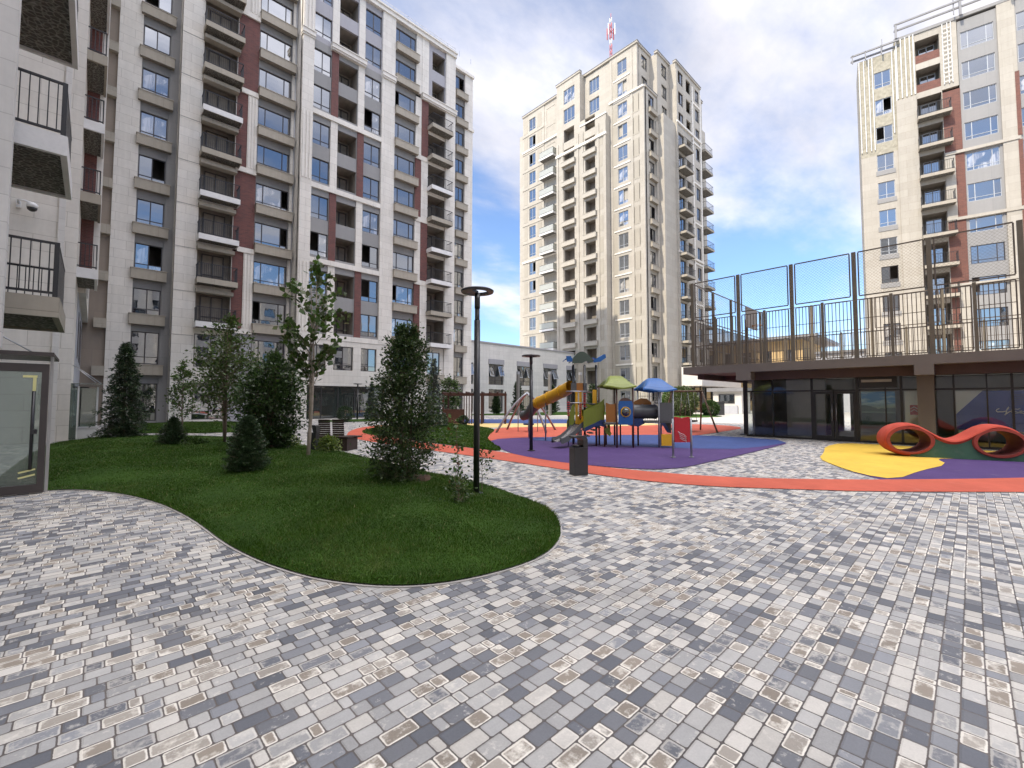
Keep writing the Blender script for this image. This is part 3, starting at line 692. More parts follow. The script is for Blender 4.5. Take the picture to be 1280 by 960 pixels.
def balcony(F, u0, u1, z, d=1.0, sl=.36, style='bars', mat=None, step=.14, y=0, rh=1.0, under=None):
    w_ = u1 - u0; mat = mat or LEDGE
    k = ('slab', round(w_, 2), d, sl, mat.name); kr = ('rail', round(w_, 2), d, style, step, rh)
    if k not in CACHE:
        m = MB(); m.box(0, w_, -d, 0, -sl, 0, 0, skip='b'); m.box(.06, w_-.06, -d+.06, 0, -sl+.05, -sl+.06, 1)
        m.quad((0,-d,-sl),(w_,-d,-sl),(w_-.06,-d+.06,-sl),(.06,-d+.06,-sl)); m.quad((0,-d,-sl),(.06,-d+.06,-sl),(.06,0,-sl),(0,0,-sl)); m.quad((w_,-d,-sl),(w_,0,-sl),(w_-.06,0,-sl),(w_-.06,-d+.06,-sl))
        CACHE[k] = m.mesh('balcony', [mat, SLABU])
    if kr not in CACHE:
        m = MB(); e = .05; r = .02
        for zz_ in (rh, .08):
            m.box(e-r, w_-e+r, -d+e-r, -d+e+r, zz_-.02, zz_+.02)
            for x in (e, w_-e): m.box(x-r, x+r, -d+e+r, 0, zz_-.02, zz_+.02)
        if style == 'bars' or style == 'dense':
            n_ = int((w_-2*e)/step)
            for i in range(n_+1): x = e+(w_-2*e)*i/n_; m.box(x-.009, x+.009, -d+e-.009, -d+e+.009, .1, rh-.02)
            n_ = max(2, int((d-e)/step))
            for i in range(1, n_): yy = -d+e+(d-e)*i/n_; [m.box(x-.009, x+.009, yy-.009, yy+.009, .1, rh-.02) for x in (e, w_-e)]
        if style == 'glass':
            m.box(e+.01, w_-e-.01, -d+e-.006, -d+e+.006, .1, rh-.02, 1); [m.box(x-.006, x+.006, -d+e+.01, -.02, .1, rh-.02, 1) for x in (e, w_-e)]
        CACHE[kr] = m.mesh('railing', [RAIL, GLASSB])
    o = F.put('balcony', CACHE[k], u0, y, z); link('railing', CACHE[kr], o); return o
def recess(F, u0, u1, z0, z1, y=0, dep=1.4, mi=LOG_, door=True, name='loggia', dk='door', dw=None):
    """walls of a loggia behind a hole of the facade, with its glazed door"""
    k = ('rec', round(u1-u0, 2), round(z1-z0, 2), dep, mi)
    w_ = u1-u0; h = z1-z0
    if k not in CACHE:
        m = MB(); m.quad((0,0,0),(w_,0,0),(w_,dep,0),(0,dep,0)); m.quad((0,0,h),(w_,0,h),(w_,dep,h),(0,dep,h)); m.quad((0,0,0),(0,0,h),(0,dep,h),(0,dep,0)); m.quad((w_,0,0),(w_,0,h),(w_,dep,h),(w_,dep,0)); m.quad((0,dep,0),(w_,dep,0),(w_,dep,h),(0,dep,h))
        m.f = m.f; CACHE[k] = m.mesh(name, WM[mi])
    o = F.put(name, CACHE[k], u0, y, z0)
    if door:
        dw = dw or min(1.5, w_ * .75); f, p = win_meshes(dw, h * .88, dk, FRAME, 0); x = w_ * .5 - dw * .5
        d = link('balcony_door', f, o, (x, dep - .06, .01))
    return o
# ------------------------------------------------------------------ left apartment block (A recessed wing, B main wing)
H1 = 37.2
A = thing('apartment_block', 'thirteen storey cream stone apartment block with red brick strips at the left, behind the lawn', 'apartment block', (14, 37.5, 0))
rows = [7.0 + 3.02 * k for k in range(10)]
bands = [6.65 + 6.03 * j for j in range(6)]
# --- B wing, plane y=35.6, u = world x
F = Face(A, 0, 35.6, 0)
def wrow(k): return (rows[k] + .06, rows[k] + 1.94)
Z0 = 6.85
hol = lambda a, b, rr=range(10): [(a, b, *wrow(k)) for k in rr]
F.strip(11.1, 11.95, 0, H1, -.14, CRE)
for j in range(0, 5, 2):
    for q in range(3): F.box(11.2 + q * .26, 11.32 + q * .26, -.2, -.139, bands[j] + .3, bands[j+1] - .3, TRM)
# base storeys
shop = (12.0, 18.5, .12, 2.75, .3)
F.strip(11.95, 19.1, 0, 6.47, -.06, CRE, [shop, (12.05, 13.4, 4.05, 6.0), (13.98, 15.62, 4.05, 6.0), (16.3, 17.7, 4.05, 6.0)])
for a, b in ((12.05, 13.4), (13.98, 15.62), (16.3, 17.7)): window(F, a, b, 4.05, 6.0, .1, 'two', var=3)
sp = MB(); sg = MB()
for x in (12.0, 13.15, 14.5, 15.9, 17.2, 18.44): sp.box(x, x + .06, -.02, .06, .12, 2.75)
sp.box(12.0, 18.5, -.018, .058, .12, .2); sp.box(12.0, 18.5, -.018, .058, 2.67, 2.75)
for x0, x1 in ((12.03, 13.2), (13.2, 14.55), (14.55, 15.95), (15.95, 17.25), (17.25, 18.5)): sg.quad((x0, .02, .12), (x1, .025, .12), (x1, .02, 2.75), (x0, .015, 2.75))
o = obj('shop_window', sp, FRAME, A, F.loc(0, .2, 0), 0); obj('pane', sg, SHOPG, o)
def col(u0, u1, y, mi, kind=None, rr=range(10), zt=H1 - .5, ztop=None, z0=Z0, upm=None, loggia=False):
    lo = [k for k in rr]
    F.strip(u0, u1, z0, bands[4], y, mi, [(u0 + .04, u1 - .04, *wrow(k)) for k in lo if rows[k] < bands[4] - 1], ends=False)
    F.strip(u0, u1, bands[4], zt, y, upm or mi, [(u0 + .04, u1 - .04, *wrow(k)) for k in lo if rows[k] > bands[4] - 1], ends=False)
    for k in lo:
        z0_, z1_ = wrow(k)
        if loggia: recess(F, u0 + .04, u1 - .04, z0_, z1_, y + .18, 1.3)
        else: window(F, u0 + .04, u1 - .04, z0_, z1_, y + .12, kind)
col(11.95, 13.42, .08, GRY, 'two', upm=MAU)
col(13.98, 15.68, .08, GRY, None, upm=MAU, loggia=True)
col(16.24, 17.84, .08, GRY, 'two', upm=MAU)
def alt(F, u0, u1, first, y=-.0, parts=None):
    for j in range(5):
        za = bands[j] + .2 if j else 6.47; zb = bands[j+1] - .2 if j < 4 else bands[5] - .2
        if j == 4: za, zb = bands[4] + .2, H1 - .5
        br = ((j + first) % 2 == 0) and j < 4
        F.strip(u0, u1, za, zb, y, BRK if br else CRE)
alt(F, 13.42, 13.98, 1); alt(F, 15.68, 16.24, 0)
F.strip(17.84, 19.1, 6.47, H1 - .5, -.1, CRE)
F.strip(21.95, 22.72, 0, H1 - .5, -.08, CRE) if False else None
# belts
def piece(name, F, mat, *b):
    m_ = MB(); m_.box(*b); return obj(name, m_, mat, F.b, F.loc(0, 0, 0), F.a)
for j in range(0, 4):
    piece('belt_course', F, CREAMT, 11.96, 17.83, -.1, .3, bands[j] - .2, bands[j] + .2); piece('belt_course', F, CREAMT, 21.36, 22.7, -.06, .3, bands[j] - .22, bands[j] + .22)
for a, b in ((11.0, 12.0), (13.3, 16.3), (17.8, 19.15), (21.9, 25.95)):
    cor = MB(); z = bands[4]; cor.box(a, b, -.30, .2, z - .12, z + .22); cor.box(a + .03, b - .03, -.22, .2, z - .26, z - .12); cor.box(a - .02, b + .02, -.36, .2, z + .22, z + .3); obj('cornice', cor, CREAMT, A, F.loc(0, 0, 0), 0)
cor = MB(); cor.box(11.0, 25.95, -.22, .3, H1 - .5, H1 - .12); cor.box(10.95, 26.0, -.32, .3, H1 - .12, H1)
obj('cornice', cor, CREAMT, A, F.loc(0, 0, 0), 0)
# wide windows column
F.strip(19.1, 21.35, 0, 6.47, 0, CRE, [(19.5, 21.0, .2, 2.7), (19.3, 21.1, 4.05, 6.0)]); window(F, 19.5, 21.0, .2, 2.7, .1, 'two', var=0); window(F, 19.3, 21.1, 4.05, 6.0, .1, 'three', var=0)
F.strip(19.1, 21.35, 6.47, H1 - .5, .12, GRY, [(19.14, 21.31, rows[k] + .3, rows[k] + 2.0) for k in range(10)], ends=False)
for k in range(10):
    window(F, 19.14, 21.31, rows[k] + .3, rows[k] + 2.0, .22, 'three'); ledge(F, 19.12, 21.5, rows[k] - .42, rows[k] + .25, .35)
alt(F, 21.35, 21.98, 0, .02)
alt(F, 21.98, 22.72, 1, -.02)
F.strip(21.35, 22.72, 0, 6.47, 0, CRE)
# balcony column
ops = [(22.72, 24.7, rows[k] - .1, rows[k] + 2.35, .3) for k in range(8)]
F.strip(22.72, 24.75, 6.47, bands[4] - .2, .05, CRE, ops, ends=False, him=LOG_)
for k in range(8):
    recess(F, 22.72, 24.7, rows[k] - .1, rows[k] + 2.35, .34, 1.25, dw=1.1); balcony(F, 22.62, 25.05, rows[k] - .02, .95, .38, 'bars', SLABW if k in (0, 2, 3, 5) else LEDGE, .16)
F.strip(22.72, 24.75, bands[4], H1 - .5, .12, MAU, [(23.2, 24.7, rows[k] + .06, rows[k] + 1.94) for k in (8, 9)], ends=False)
for k in (8, 9): recess(F, 23.2, 24.7, rows[k] + .06, rows[k] + 1.94, .3, 1.2)
F.strip(22.72, 24.75, 0, 6.47, .03, CRE, [(22.9, 24.4, .2, 2.7), (22.9, 24.3, 4.05, 6.2)], ends=False); window(F, 22.9, 24.4, .2, 2.7, .14, 'two', var=0); window(F, 22.9, 24.3, 4.05, 6.2, .14, 'two', var=0); ledge(F, 22.8, 24.6, 3.3, 4.0, .4)
F.strip(24.75, 25.9, 0, H1 - .5, -.06, CRE)
F.shell(11.1, 25.9, H1 - .3, 15, .13, CRE)
F.done()
rr_ = MB()
for x in np.arange(11.3, 28.6, 1.5): rr_.box(x, x + .03, -.1, -.07, H1, H1 + .55)
rr_.box(11.2, 25.9, -.1, -.07, H1 + .5, H1 + .53); rr_.box(11.2, 25.9, -.1, -.07, H1 + .25, H1 + .28)
obj('roof_railing', rr_, STEEL, A, F.loc(0, 0, 0), 0)
# --- right narrow column, plane y=36.7
F = Face(A, 0, 36.7, 0)
F.strip(25.9, 26.75, 0, H1 - .4, .12, CRE, ends=False)
F.strip(26.75, 28.0, 0, H1 - .4, .14, GRY, [(26.78, 27.97, rows[k] + .3, rows[k] + 2.05) for k in range(10)] + [(26.78, 27.97, 4.1, 6.1), (26.78, 27.97, .2, 2.6)], ends=False)
for k in range(10): window(F, 26.78, 27.97, rows[k] + .3, rows[k] + 2.05, .24, 'two'); ledge(F, 26.72, 28.25, rows[k] - .42, rows[k] + .22, .32)
window(F, 26.78, 27.97, 4.1, 6.1, .24, 'two', var=0); ledge(F, 26.72, 28.25, 3.3, 4.0, .32); window(F, 26.78, 27.97, .2, 2.6, .24, 'two', var=0)
F.strip(28.0, 29.05, 0, H1 - .4, -.02, CRE)
piece('cornice', F, CREAMT, 25.9, 29.15, -.18, .3, H1 - .4, H1 - .1); piece('cornice', F, CREAMT, 27.95, 29.15, -.16, .3, bands[4], bands[4] + .3)
F.shell(25.9, 29.05, H1 - .2, 13, .15, CRE); F.done()
# --- A wing, plane y=36.9
F = Face(A, 0, 36.9, 0)
F.strip(3.7, 4.88, 0, H1, -.02, CRE)
for z in np.arange(3, 36, 3.02): F.box(3.68, 4.9, -.035, -.019, z, z + .03, GRY)
ops = [(4.95, 7.0, rows[k] - .1, rows[k] + 2.3, .3) for k in range(10)]
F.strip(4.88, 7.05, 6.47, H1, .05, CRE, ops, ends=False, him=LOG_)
F.strip(4.88, 7.05, 0, 6.47, .05, CRE, [(4.95, 6.9, .25, 2.8), (4.95, 6.9, 3.9, 6.2)], ends=False)
window(F, 4.95, 6.9, .25, 2.8, .16, 'two', var=0); window(F, 4.95, 6.9, 3.9, 6.2, .16, 'two', var=0)
for k in range(10):
    recess(F, 4.95, 7.0, rows[k] - .1, rows[k] + 2.3, .34, .45, dw=1.35); balcony(F, 4.86, 7.25, rows[k] - .06, 1.0, .38, 'bars', SLABW if k in (0, 2, 3, 5) else LEDGE, .11)
    F.box(4.9, 7.1, -.5, .05, rows[k] - 1.0 + .02, rows[k] - .72, LDG) if k else None
F.strip(7.05, 8.4, 0, 6.47, .02, MAU)
for j in range(5):
    za, zb = (bands[j] + .18, bands[j+1] - .18) if j < 4 else (bands[4] + .18, H1)
    if j % 2 == 1: F.strip(7.05, 8.4, za, zb, .02, BRK)
    else:
        F.strip(7.05, 7.75, za, zb, .02, BRK if j < 4 else CRE); F.strip(7.75, 8.4, za, zb, -.04, CRE)
        for q in range(3): F.box(7.82 + q * .2, 7.92 + q * .2, -.09, -.039, za + .1, zb - .1, TRM)
for j in range(5): piece('belt_course', F, CREAMT, 7.3 if j % 2 else 7.05, 8.42, -.12, .3, bands[j] - .18, bands[j] + .18)
piece('belt_course', F, CREAMT, 3.65, 4.95, -.14, .3, bands[4] - .1, bands[4] + .25)
F.strip(8.4, 10.78, 6.47, H1, .1, GRY, [(8.44, 10.74, rows[k] + .32, rows[k] + 2.05) for k in range(10)], ends=False)
F.strip(8.4, 10.78, 0, 6.47, .1, MAU, [(8.44, 10.74, 4.05, 6.1), (8.44, 10.74, .3, 2.9)], ends=False)
window(F, 8.44, 10.74, 4.05, 6.1, .2, 'three', var=0); window(F, 8.44, 10.74, .3, 2.9, .2, 'three', var=0)
for k in range(10): window(F, 8.44, 10.74, rows[k] + .32, rows[k] + 2.05, .2, 'three'); ledge(F, 8.4, 10.95, rows[k] - .42, rows[k] + .25, .4)
F.strip(10.78, 11.1, 0, H1, -.0, CRE)
F.shell(3.7, 11.1, H1 - .1, 14, .12, CRE); F.done()
# --- A wing, narrow windows, plane y=38
F = Face(A, 0, 38.0, 0)
F.strip(-1.2, .49, 0, H1, .1, TAU, ends=False)
for k in range(-1, 10): F.box(-.1, .5, -.3, .1, 6.15 + 3.02 * k, 6.75 + 3.02 * k, LDG)
F.strip(.49, 1.68, 0, H1, -.08, CRE)
F.strip(1.68, 3.2, 0, H1, .08, GRY, [(1.72, 3.16, rows[k] + .3, rows[k] + 2.05) for k in range(10)] + [(1.72, 3.16, 4.0, 6.15), (1.72, 3.16, .2, 2.7)], ends=False)
window(F, 1.72, 3.16, 4.0, 6.15, .18, 'two', var=0); window(F, 1.72, 3.16, .2, 2.7, .18, 'two', var=0); ledge(F, 1.55, 3.4, 3.25, 3.9, .32)
for k in range(10): window(F, 1.72, 3.16, rows[k] + .3, rows[k] + 2.05, .18, 'two'); ledge(F, 1.55, 3.4, rows[k] - .42, rows[k] + .25, .32)
F.strip(3.2, 3.75, 0, H1, -.0, GRY)
F.shell(-1.2, 3.7, H1 - .1, 13, .12, CRE); F.done()
dp = MB()
for x, y in ((11.02, 36.85), (25.95, 36.4)): dp.tube([(x-14, y-37.5, .1), (x-14, y-37.5, H1 - .6)], .05, 8)
obj('drainpipe', dp, GALV, A)

# ------------------------------------------------------------------ near left block
NB = thing('apartment_block', 'near cream apartment block at the left edge with projecting balconies over the glass doors', 'apartment block', (-2, 20, 0))
def nb(name, mb, mats): return obj(name, mb, mats, NB, (2, -20, 0))
m = MB()
m.box(-16, -2.4, -16, 11.0, 0, 37, 0); m.box(-16, -2.45, 11.0, 24.0, 0, 37, 0)        # main body
m.box(-2.4, -1.1, 10.8, 11.02, 2.45, 37, 1); m.box(-2.4, -1.3, 11.02, 11.42, 0, 37, 1)                                           # pier at the picture edge
m.box(-16, -1.06, 24.0, 24.35, 0, 37, 5); m.box(-1.16, -.98, 23.93, 24.0, 0, 37, 1)
m.box(-16, -.62, 24.35, 27.4, 0, 37, 0); m.box(-16, -.6, 27.4, 38.2, 0, 6.4, 11); m.box(-16, -.35, 27.4, 38.2, 6.4, 37, 5)
for q in range(4): m.box(-.34 + .0, -.28, 27.6 + q * .35, 27.75 + q * .35, 6.4, 37, 1)
m.box(-.62, -.2, 27.2, 27.39, 6.8, 37, 2); m.box(-.2, .02, 27.2, 27.39, 6.8, 37, 3)
nb('wall', m, [CREAM, WHITEST, BRICK, CREAMT, MAUVE, CREAM, TAUPE, DARKIN, LEDGE, CREAMW, BRICKO, BLUEGREY])
for k, z in enumerate((3.1, 6.13, 9.2, 12.3, 15.4)):
    m = MB(); x0, x1, y0, y1 = -2.4, -.49, 11.49, 14.0; h = .37
    m.box(x0, x1, y0, y0+.09, z, z+h); m.box(x1-.09, x1, y0+.09, y1, z, z+h); m.box(x0, x1-.09, y1-.09, y1, z, z+h); m.box(x0, x1-.09, y0+.09, y1-.09, z+.05, z+h-.02, 1)
    o = obj('balcony', m, [LEDGE if k == 0 else SLABW, SLABU], NB, (2, -20, 0))
    # rough insulation pattern below
    r = MB(); zt = z + h; zr = zt + 1.0
    for a in (zr, zt + .08): r.box(x0, x1-.04, y0+.04, y0+.08, a-.02, a+.02); r.box(x1-.08, x1-.04, y0+.08, y1-.04, a-.02, a+.02); r.box(x0, x1-.08, y1-.08, y1-.04, a-.02, a+.02)
    for x in np.arange(x0+.1, x1-.08, .118): r.box(x-.008, x+.008, y0+.05, y0+.066, zt+.08, zr); r.box(x-.008, x+.008, y1-.07, y1-.054, zt+.08, zr)
    for y in np.arange(y0+.06, y1-.05, .118): r.box(x1-.068, x1-.052, y-.008, y+.008, zt+.08, zr)
    r.box(x1-.10, x1-.03, y0+.03, y0+.07, zt, zr+.02)
    r.box(x1-.056, x1-.044, y0+.08, y1-.05, zt+.1, zr-.04, 1)
    obj('railing', r, [RAIL, BLACKM], o)
for k, z in enumerate((6.5, 9.6, 12.6, 15.5, 18.5, 21.5)):
    m = MB(); x0, x1, y0, y1 = -1.0, .0, 24.45, 27.1; h = .4
    m.box(x0, x1, y0, y0+.09, z, z+h); m.box(x1-.09, x1, y0+.09, y1, z, z+h); m.box(x0, x1-.09, y0+.09, y1, z+.06, z+h-.02, 1)
    o = obj('balcony', m, [SLABW if k in (0, 2, 4) else LEDGE, SLABU], NB, (2, -20, 0))
    r = MB(); zt = z + h; zr = zt + 1.0
    for a in (zr, zt + .08): r.box(x0, x1-.04, y0+.04, y0+.08, a-.02, a+.02); r.box(x1-.08, x1-.04, y0+.08, y1, a-.02, a+.02)
    for x in np.arange(x0+.1, x1-.05, .125): r.box(x-.011, x+.011, y0+.05, y0+.07, zt+.08, zr)
    for y in np.arange(y0+.2, y1, .125): r.box(x1-.07, x1-.05, y-.011, y+.011, zt+.08, zr)
    obj('railing', r, RAIL, o)
# small windows low in the grey side wall
for y in (29.5, 32.5, 35):
    m = MB(); m.box(-.62, -.58, y, y + 1.0, 3.6, 5.8, 0); m.box(-.60, -.575, y + .07, y + .93, 3.7, 5.7, 1)
    obj('window', m, [FRAME, PANE], NB, (2, -20, 0))
# security camera
dc = thing('dome_camera', 'white dome security camera on a bracket on the near left stone wall', 'security camera', (-1.83, 23.93, 8.75))
m = MB(); m.box(-.42, -.30, -.03, .07, -.1, .14); m.tube([(-.36, -.02, .06), (-.36, -.22, .12), (-.2, -.28, .12), (0, -.28, .08)], .035, 8)
obj('bracket', m, P_W, dc)
m = MB(); m.tube([(0, -.28, .1), (0, -.28, .02), (0, -.28, -.1)], [.08, .16, .15], 16); obj('housing', m, P_W, dc)
m = MB(); m.tube([(0, -.28, -.10), (0, -.28, -.17), (0, -.28, -.22), (0, -.28, -.24)], [.14, .125, .075, .01], 16); obj('lens_dome', m, BLACKM, dc)
# glass entrance at the near left
ge_ = thing('glass_entrance', 'framed glass entrance door with long black handle and yellow tape at the left edge', 'glass door', (-.8, 11.13, 0))
def gp(name, mb, mats, par=None): return obj(name, mb, mats, par or ge_, (.8, -11.13, 0) if par is None else (0, 0, 0))
m = MB(); m.box(-.64, -.555, 11.08, 11.18, .02, 2.22); m.box(-2.2, -.64, 11.08, 11.18, 2.08, 2.22); m.box(-2.2, -.64, 11.08, 11.18, .02, .16); gp('door_frame', m, plain('frame_brown_grey', (.055, .045, .043), .45, .15))
m = MB(); m.box(-2.2, -.64, 11.12, 11.135, .16, 2.08); gp('glass_pane', m, GLASSF)
m = MB(); m.tube([(-.72, 11.03, .42), (-.72, 11.03, 1.75)], .022, 8); m.box(-.735, -.705, 11.03, 11.09, .6, .63); m.box(-.735, -.705, 11.03, 11.09, 1.5, 1.53); m.box(-.735, -.66, 11.0, 11.08, 1.02, 1.1); gp('handle', m, BLACKM)
TAPE = plastic('tape_yellow', (.70, .66, .30))
m = MB(); m.box(-.86, -.69, 11.105, 11.112, 1.98, 2.02); m.box(-.74, -.70, 11.1, 11.107, 1.75, 2.0); gp('tape', m, TAPE)
Mx = Matrix.Rotation(R(-14), 4, 'Y')
for z in (.36, .27): m = MB(); m.box(0, .2, 0, .005, 0, .028, 0, Matrix.Translation((-.85, 11.06, z)) @ Mx); gp('tape', m, TAPE)
m = MB(); m.box(-3.0, -.50, 11.05, 12.6, 2.36, 2.41, 0); m.box(-3.0, -.5, 11.0, 11.05, 2.35, 2.42, 0); gp('canopy', m, MATS['frame_brown_grey'])
m = MB(); m.tube([(-1.6, 11.3, 3.0), (-.78, 11.2, 2.43)], .012, 6); gp('tie_rod', m, STEEL)
m = MB(); m.box(-.55, -.51, 11.2, 11.3, 0, 2.36); gp('post', m, CONC)
# second glass vestibule further back
gv = thing('glass_vestibule', 'frameless glass vestibule with flat canopy against the grey side wall by the fir', 'glass vestibule', (-.4, 26, 0))
def vp(name, mb, mats): return obj(name, mb, mats, gv, (.4, -26, 0))
m = MB(); m.box(-.6, .2, 26.0, 29.4, 0, .42); vp('plinth', m, CONCL)
m = MB(); m.box(-.93, -.4, 24.5, 24.515, .05, 2.1); m.box(-.4, -.385, 24.52, 26.0, .05, 2.1); m.box(-.55, .16, 26.02, 26.035, .44, 2.1); m.box(.15, .165, 26.05, 29.4, .44, 2.1); vp('glass_pane', m, GLASSF)
m = MB(); m.box(.14, .2, 25.98, 26.04, .42, 2.15); m.box(-.56, .2, 25.97, 26.01, .42, .47); m.box(-.42, -.37, 24.48, 24.53, 0, 2.15); vp('post', m, SLABW)
m = MB(); m.box(-.36, -.33, 25.9, 25.95, .5, 2.0); m.box(-.6, -.1, 26.0, 26.05, 2.1, 2.15, 0); vp('frame', m, BLACKM)
m = MB(); m.box(-1.0, .3, 24.4, 29.6, 2.22, 2.26); vp('canopy', m, GLASSF)
m = MB(); m.tube([(-.6, 24.9, 3.0), (.1, 24.7, 2.3)], .014, 6); m.tube([(-.6, 26.9, 3.1), (.3, 26.7, 2.3)], .014, 6); vp('tie_rod', m, STEEL)

# ------------------------------------------------------------------ low wing between the blocks
LB = thing('low_building', 'two storey white panelled annexe with tilted open windows behind the playground', 'annexe', (40, 42, 0))
F = Face(LB, 29.0, 40.0, 0)
cx_ = [(34.35, 36.75), (39.1, 41.8), (44.1, 46.9), (49.0, 50.75)]
hs = []
for a, b in cx_: hs += [(a - 29, b - 29, 3.5, 6.0, .3), (a - 29, b - 29, .25, 2.95, .3)]
hs += [(29.8 - 29, 32.0 - 29, 3.5, 6.0, .3), (.8, 3.0, .25, 2.95, .3)]
F.strip(0, 21.7, 0, 8.45, 0, WHT, hs)
for a, b in cx_ + [(29.8, 32.0)]:
    window(F, a - 29, b - 29, 3.5, 6.0, .2, 'two', FRAME, 3, 'window'); window(F, a - 29, b - 29, .25, 2.95, .2, 'two', FRAME, 0, 'window')
    for q, sx_ in ((0.0, 1), (1.0, -1)):
        w_ = (b - a) * .3; x = (a - 29) + (0.08 if q == 0 else (b - a) - w_ - .08)
        mm = MB(); Mt = Matrix.Translation((x, -.28, 4.55)) @ Matrix.Rotation(R(-20), 4, 'X') @ Matrix.Rotation(R(10 * sx_), 4, 'Z')
        mm.box(0, w_, 0, .03, 0, 1.35, 0, Mt); mm.box(.07, w_ - .07, -.008, 0, .07, 1.28, 1, Mt); obj('open_sash', mm, [FRAMEW, PANE], LB, F.loc(0, 0, 0), F.a)
cor = MB(); cor.box(-.1, 21.75, -.12, .3, 8.45, 8.62)
for a, b in cx_: cor.box(a - 29.05, b - 28.95, -.1, .02, 6.0, 6.6)
obj('parapet_cap', cor, MAUVE, LB, F.loc(0, 0, 0), 0)
F.shell(0, 21.7, 8.4, 12, .02, WHT); F.done()
for i, x in enumerate((36.4, 39.0, 41.6, 33.9)):
    pass
# ------------------------------------------------------------------ central tower
T = thing('apartment_tower', 'tall sunlit beige apartment tower with a red and white mast in the centre', 'apartment tower', (60, 38, 0))
tops = [49.1 - 3.08 * k for k in range(16)]
WARM = WRM; WM.append(stone('beige_grey_panel', (.36, .33, .275), (.34, .31, .26), (.26, .24, .2), 2, 3, .4)); GRY2 = 15
# left face: u = 51.8 - Y, plane X = 52
F = Face(T, 52.0, 51.8, -90)
zr = 50.0
wl = [(1.5, 2.95, t - 2.05, t) for t in tops]
F.strip(0, 4.9, 0, zr, 0, WARM, [(a, b, c, d) for a, b, c, d in wl])
for a, b, c, d in wl: window(F, a, b, c, d, .12, 'two', FRAMEW)
F.strip(-1.0, 0, 0, 47.2, .25, WARM, back=2)
dops = [(5.4, 7.2, t - 2.45, t - .05, .25) for t in tops]
F.strip(4.9, 8.5, 0, zr, .06, WARM, dops)
for k, (a, b, c, d, _) in enumerate(dops):
    window(F, a, b, c, d, .2, 'door', FRAMEW, 0)
    if k >= 2 and k < 15: balcony(F, 4.75, 7.7, tops[k] - 2.5, 1.1, .3, 'glass', SLABW, .2)
for k in range(15):
    F.box(3.5, 4.4, -.05, .02, tops[k] - 2.4, tops[k] - .1, TAU) if False else None
    F.box(.0, 4.85, -.08, .02, tops[k] - 2.75, tops[k] - 2.55, WARM); F.box(.35, 1.1, -.02, .02, tops[k] - 2.2, tops[k] + .1, GRY2); F.box(3.4, 4.3, -.02, .02, tops[k] - 2.2, tops[k] + .1, GRY2); F.box(17.0 + 1.05, 18.7, -.2, -.15, tops[k] - 2.4, tops[k] + .1, GRY2); F.box(21.25, 22.2 if k > 1 else 21.3, -.2, -.15, tops[k] - 2.4, tops[k] + .1, GRY2); F.box(16.35, 17.05, -1.22, -1.19, tops[k] - 2.2 if k > 2 else 0, tops[k] if k > 2 else 1, GRY2)
for z in (43.6, 24.6, 6.4): F.box(-.05, 8.5, -.16, .05, z, z + .3, TRM)
F.shell(-.02, 8.6, zr, 20, .08, WARM)
# seg2 protruding bays plane X=50.8
y2 = -1.2
lg = [(10.0, 12.0, t - 2.1, t - .15, .3) for t in tops[3:]] ; lg2 = [(14.0, 15.75, t - 2.1, t - .15, .3) for t in tops[3:]]
up1 = [(10.0, 12.1, tops[0] - 2.25, tops[0], .2), (10.0, 12.1, tops[1] - 2.25, tops[1], .2)]
F.strip(8.6, 13.1, 0, zr + .35, y2, WARM, lg + up1 + [(10.0, 12.0, tops[2] - 2.1, tops[2] - .1, .3)], back=.2)
F.strip(13.1, 17.6, 0, 41.9, y2, WARM, lg2 + [(14.0, 15.75, tops[2] - 2.1, tops[2] - .2, .3)], back=.2)
for a, b, c, d, _ in up1: window(F, a, b, c, d, y2 + .12, 'slide', FRAMEW, 0)
for a, b, c, d, _ in lg + lg2 + [(10.0, 12.0, tops[2] - 2.1, tops[2] - .1, .3), (14.0, 15.75, tops[2] - 2.1, tops[2] - .2, .3)]:
    recess(F, a, b, c, d, y2 + .28, .9, LOG_, False)
for a, b, c, d, _ in lg[0:12] + lg2[0:12]: ledge(F, a - .25, b + .25, c - .75, c - .1, .4, CREAMW).location = F.loc(a - .25, y2 - .001, c - .75)
for u in (8.6, 9.55, 12.5, 13.35, 16.1, 17.25): F.box(u, u + .35, y2 - .1, y2 + .01, 0, 41, WARM)
F.box(8.5, 17.7, y2 - .22, y2 + .05, 38.9, 39.25, TRM); F.box(13.1, 17.7, y2 - .1, y2 + .3, 41.9, 42.1, TRM)
# upper set-back windows of seg 2b, plane 51.85
uo = [(14.0, 15.75, tops[0] - 2.2, tops[0], .2), (14.0, 15.75, tops[1] - 2.2, tops[1], .2)]
F.strip(13.1, 17.6, 41, zr, -.1, WARM, uo)
for a, b, c, d, _ in uo: window(F, a, b, c, d, .05, 'slide', FRAMEW, 0)
# seg3 corner bay
w3 = [(18.85, 20.35, t - 2.0, t) for t in tops]
F.strip(17.6, 22.9, 0, 43.6, -.18, WARM, [w_ for w_ in w3 if w_[3] < 43.5])
F.strip(17.6, 21.95, 43.6, zr + .1, -.18, WARM, [w_ for w_ in w3 if w_[3] > 43.5])
for a, b, c, d in w3: window(F, a, b, c, d, -.05, 'two', FRAMEW)
for k in range(16):
    F.box(18.2, 20.85, -.26, -.17, tops[k] - 2.7, tops[k] - 2.5, TRM)
    if k > 1:
        F.box(21.3, 21.36, -.2, -.17, tops[k] - 2.2, tops[k], CNC); F.box(22.1, 22.16, -.2, -.17, tops[k] - 2.2, tops[k], CNC)
for u in (17.65, 20.9): F.box(u, u + .35, -.24, -.17, 0, 49.8, WARM)
F.box(17.55, 22.95, -.4, -.1, 43.5, 43.75, TRM)
F.done()
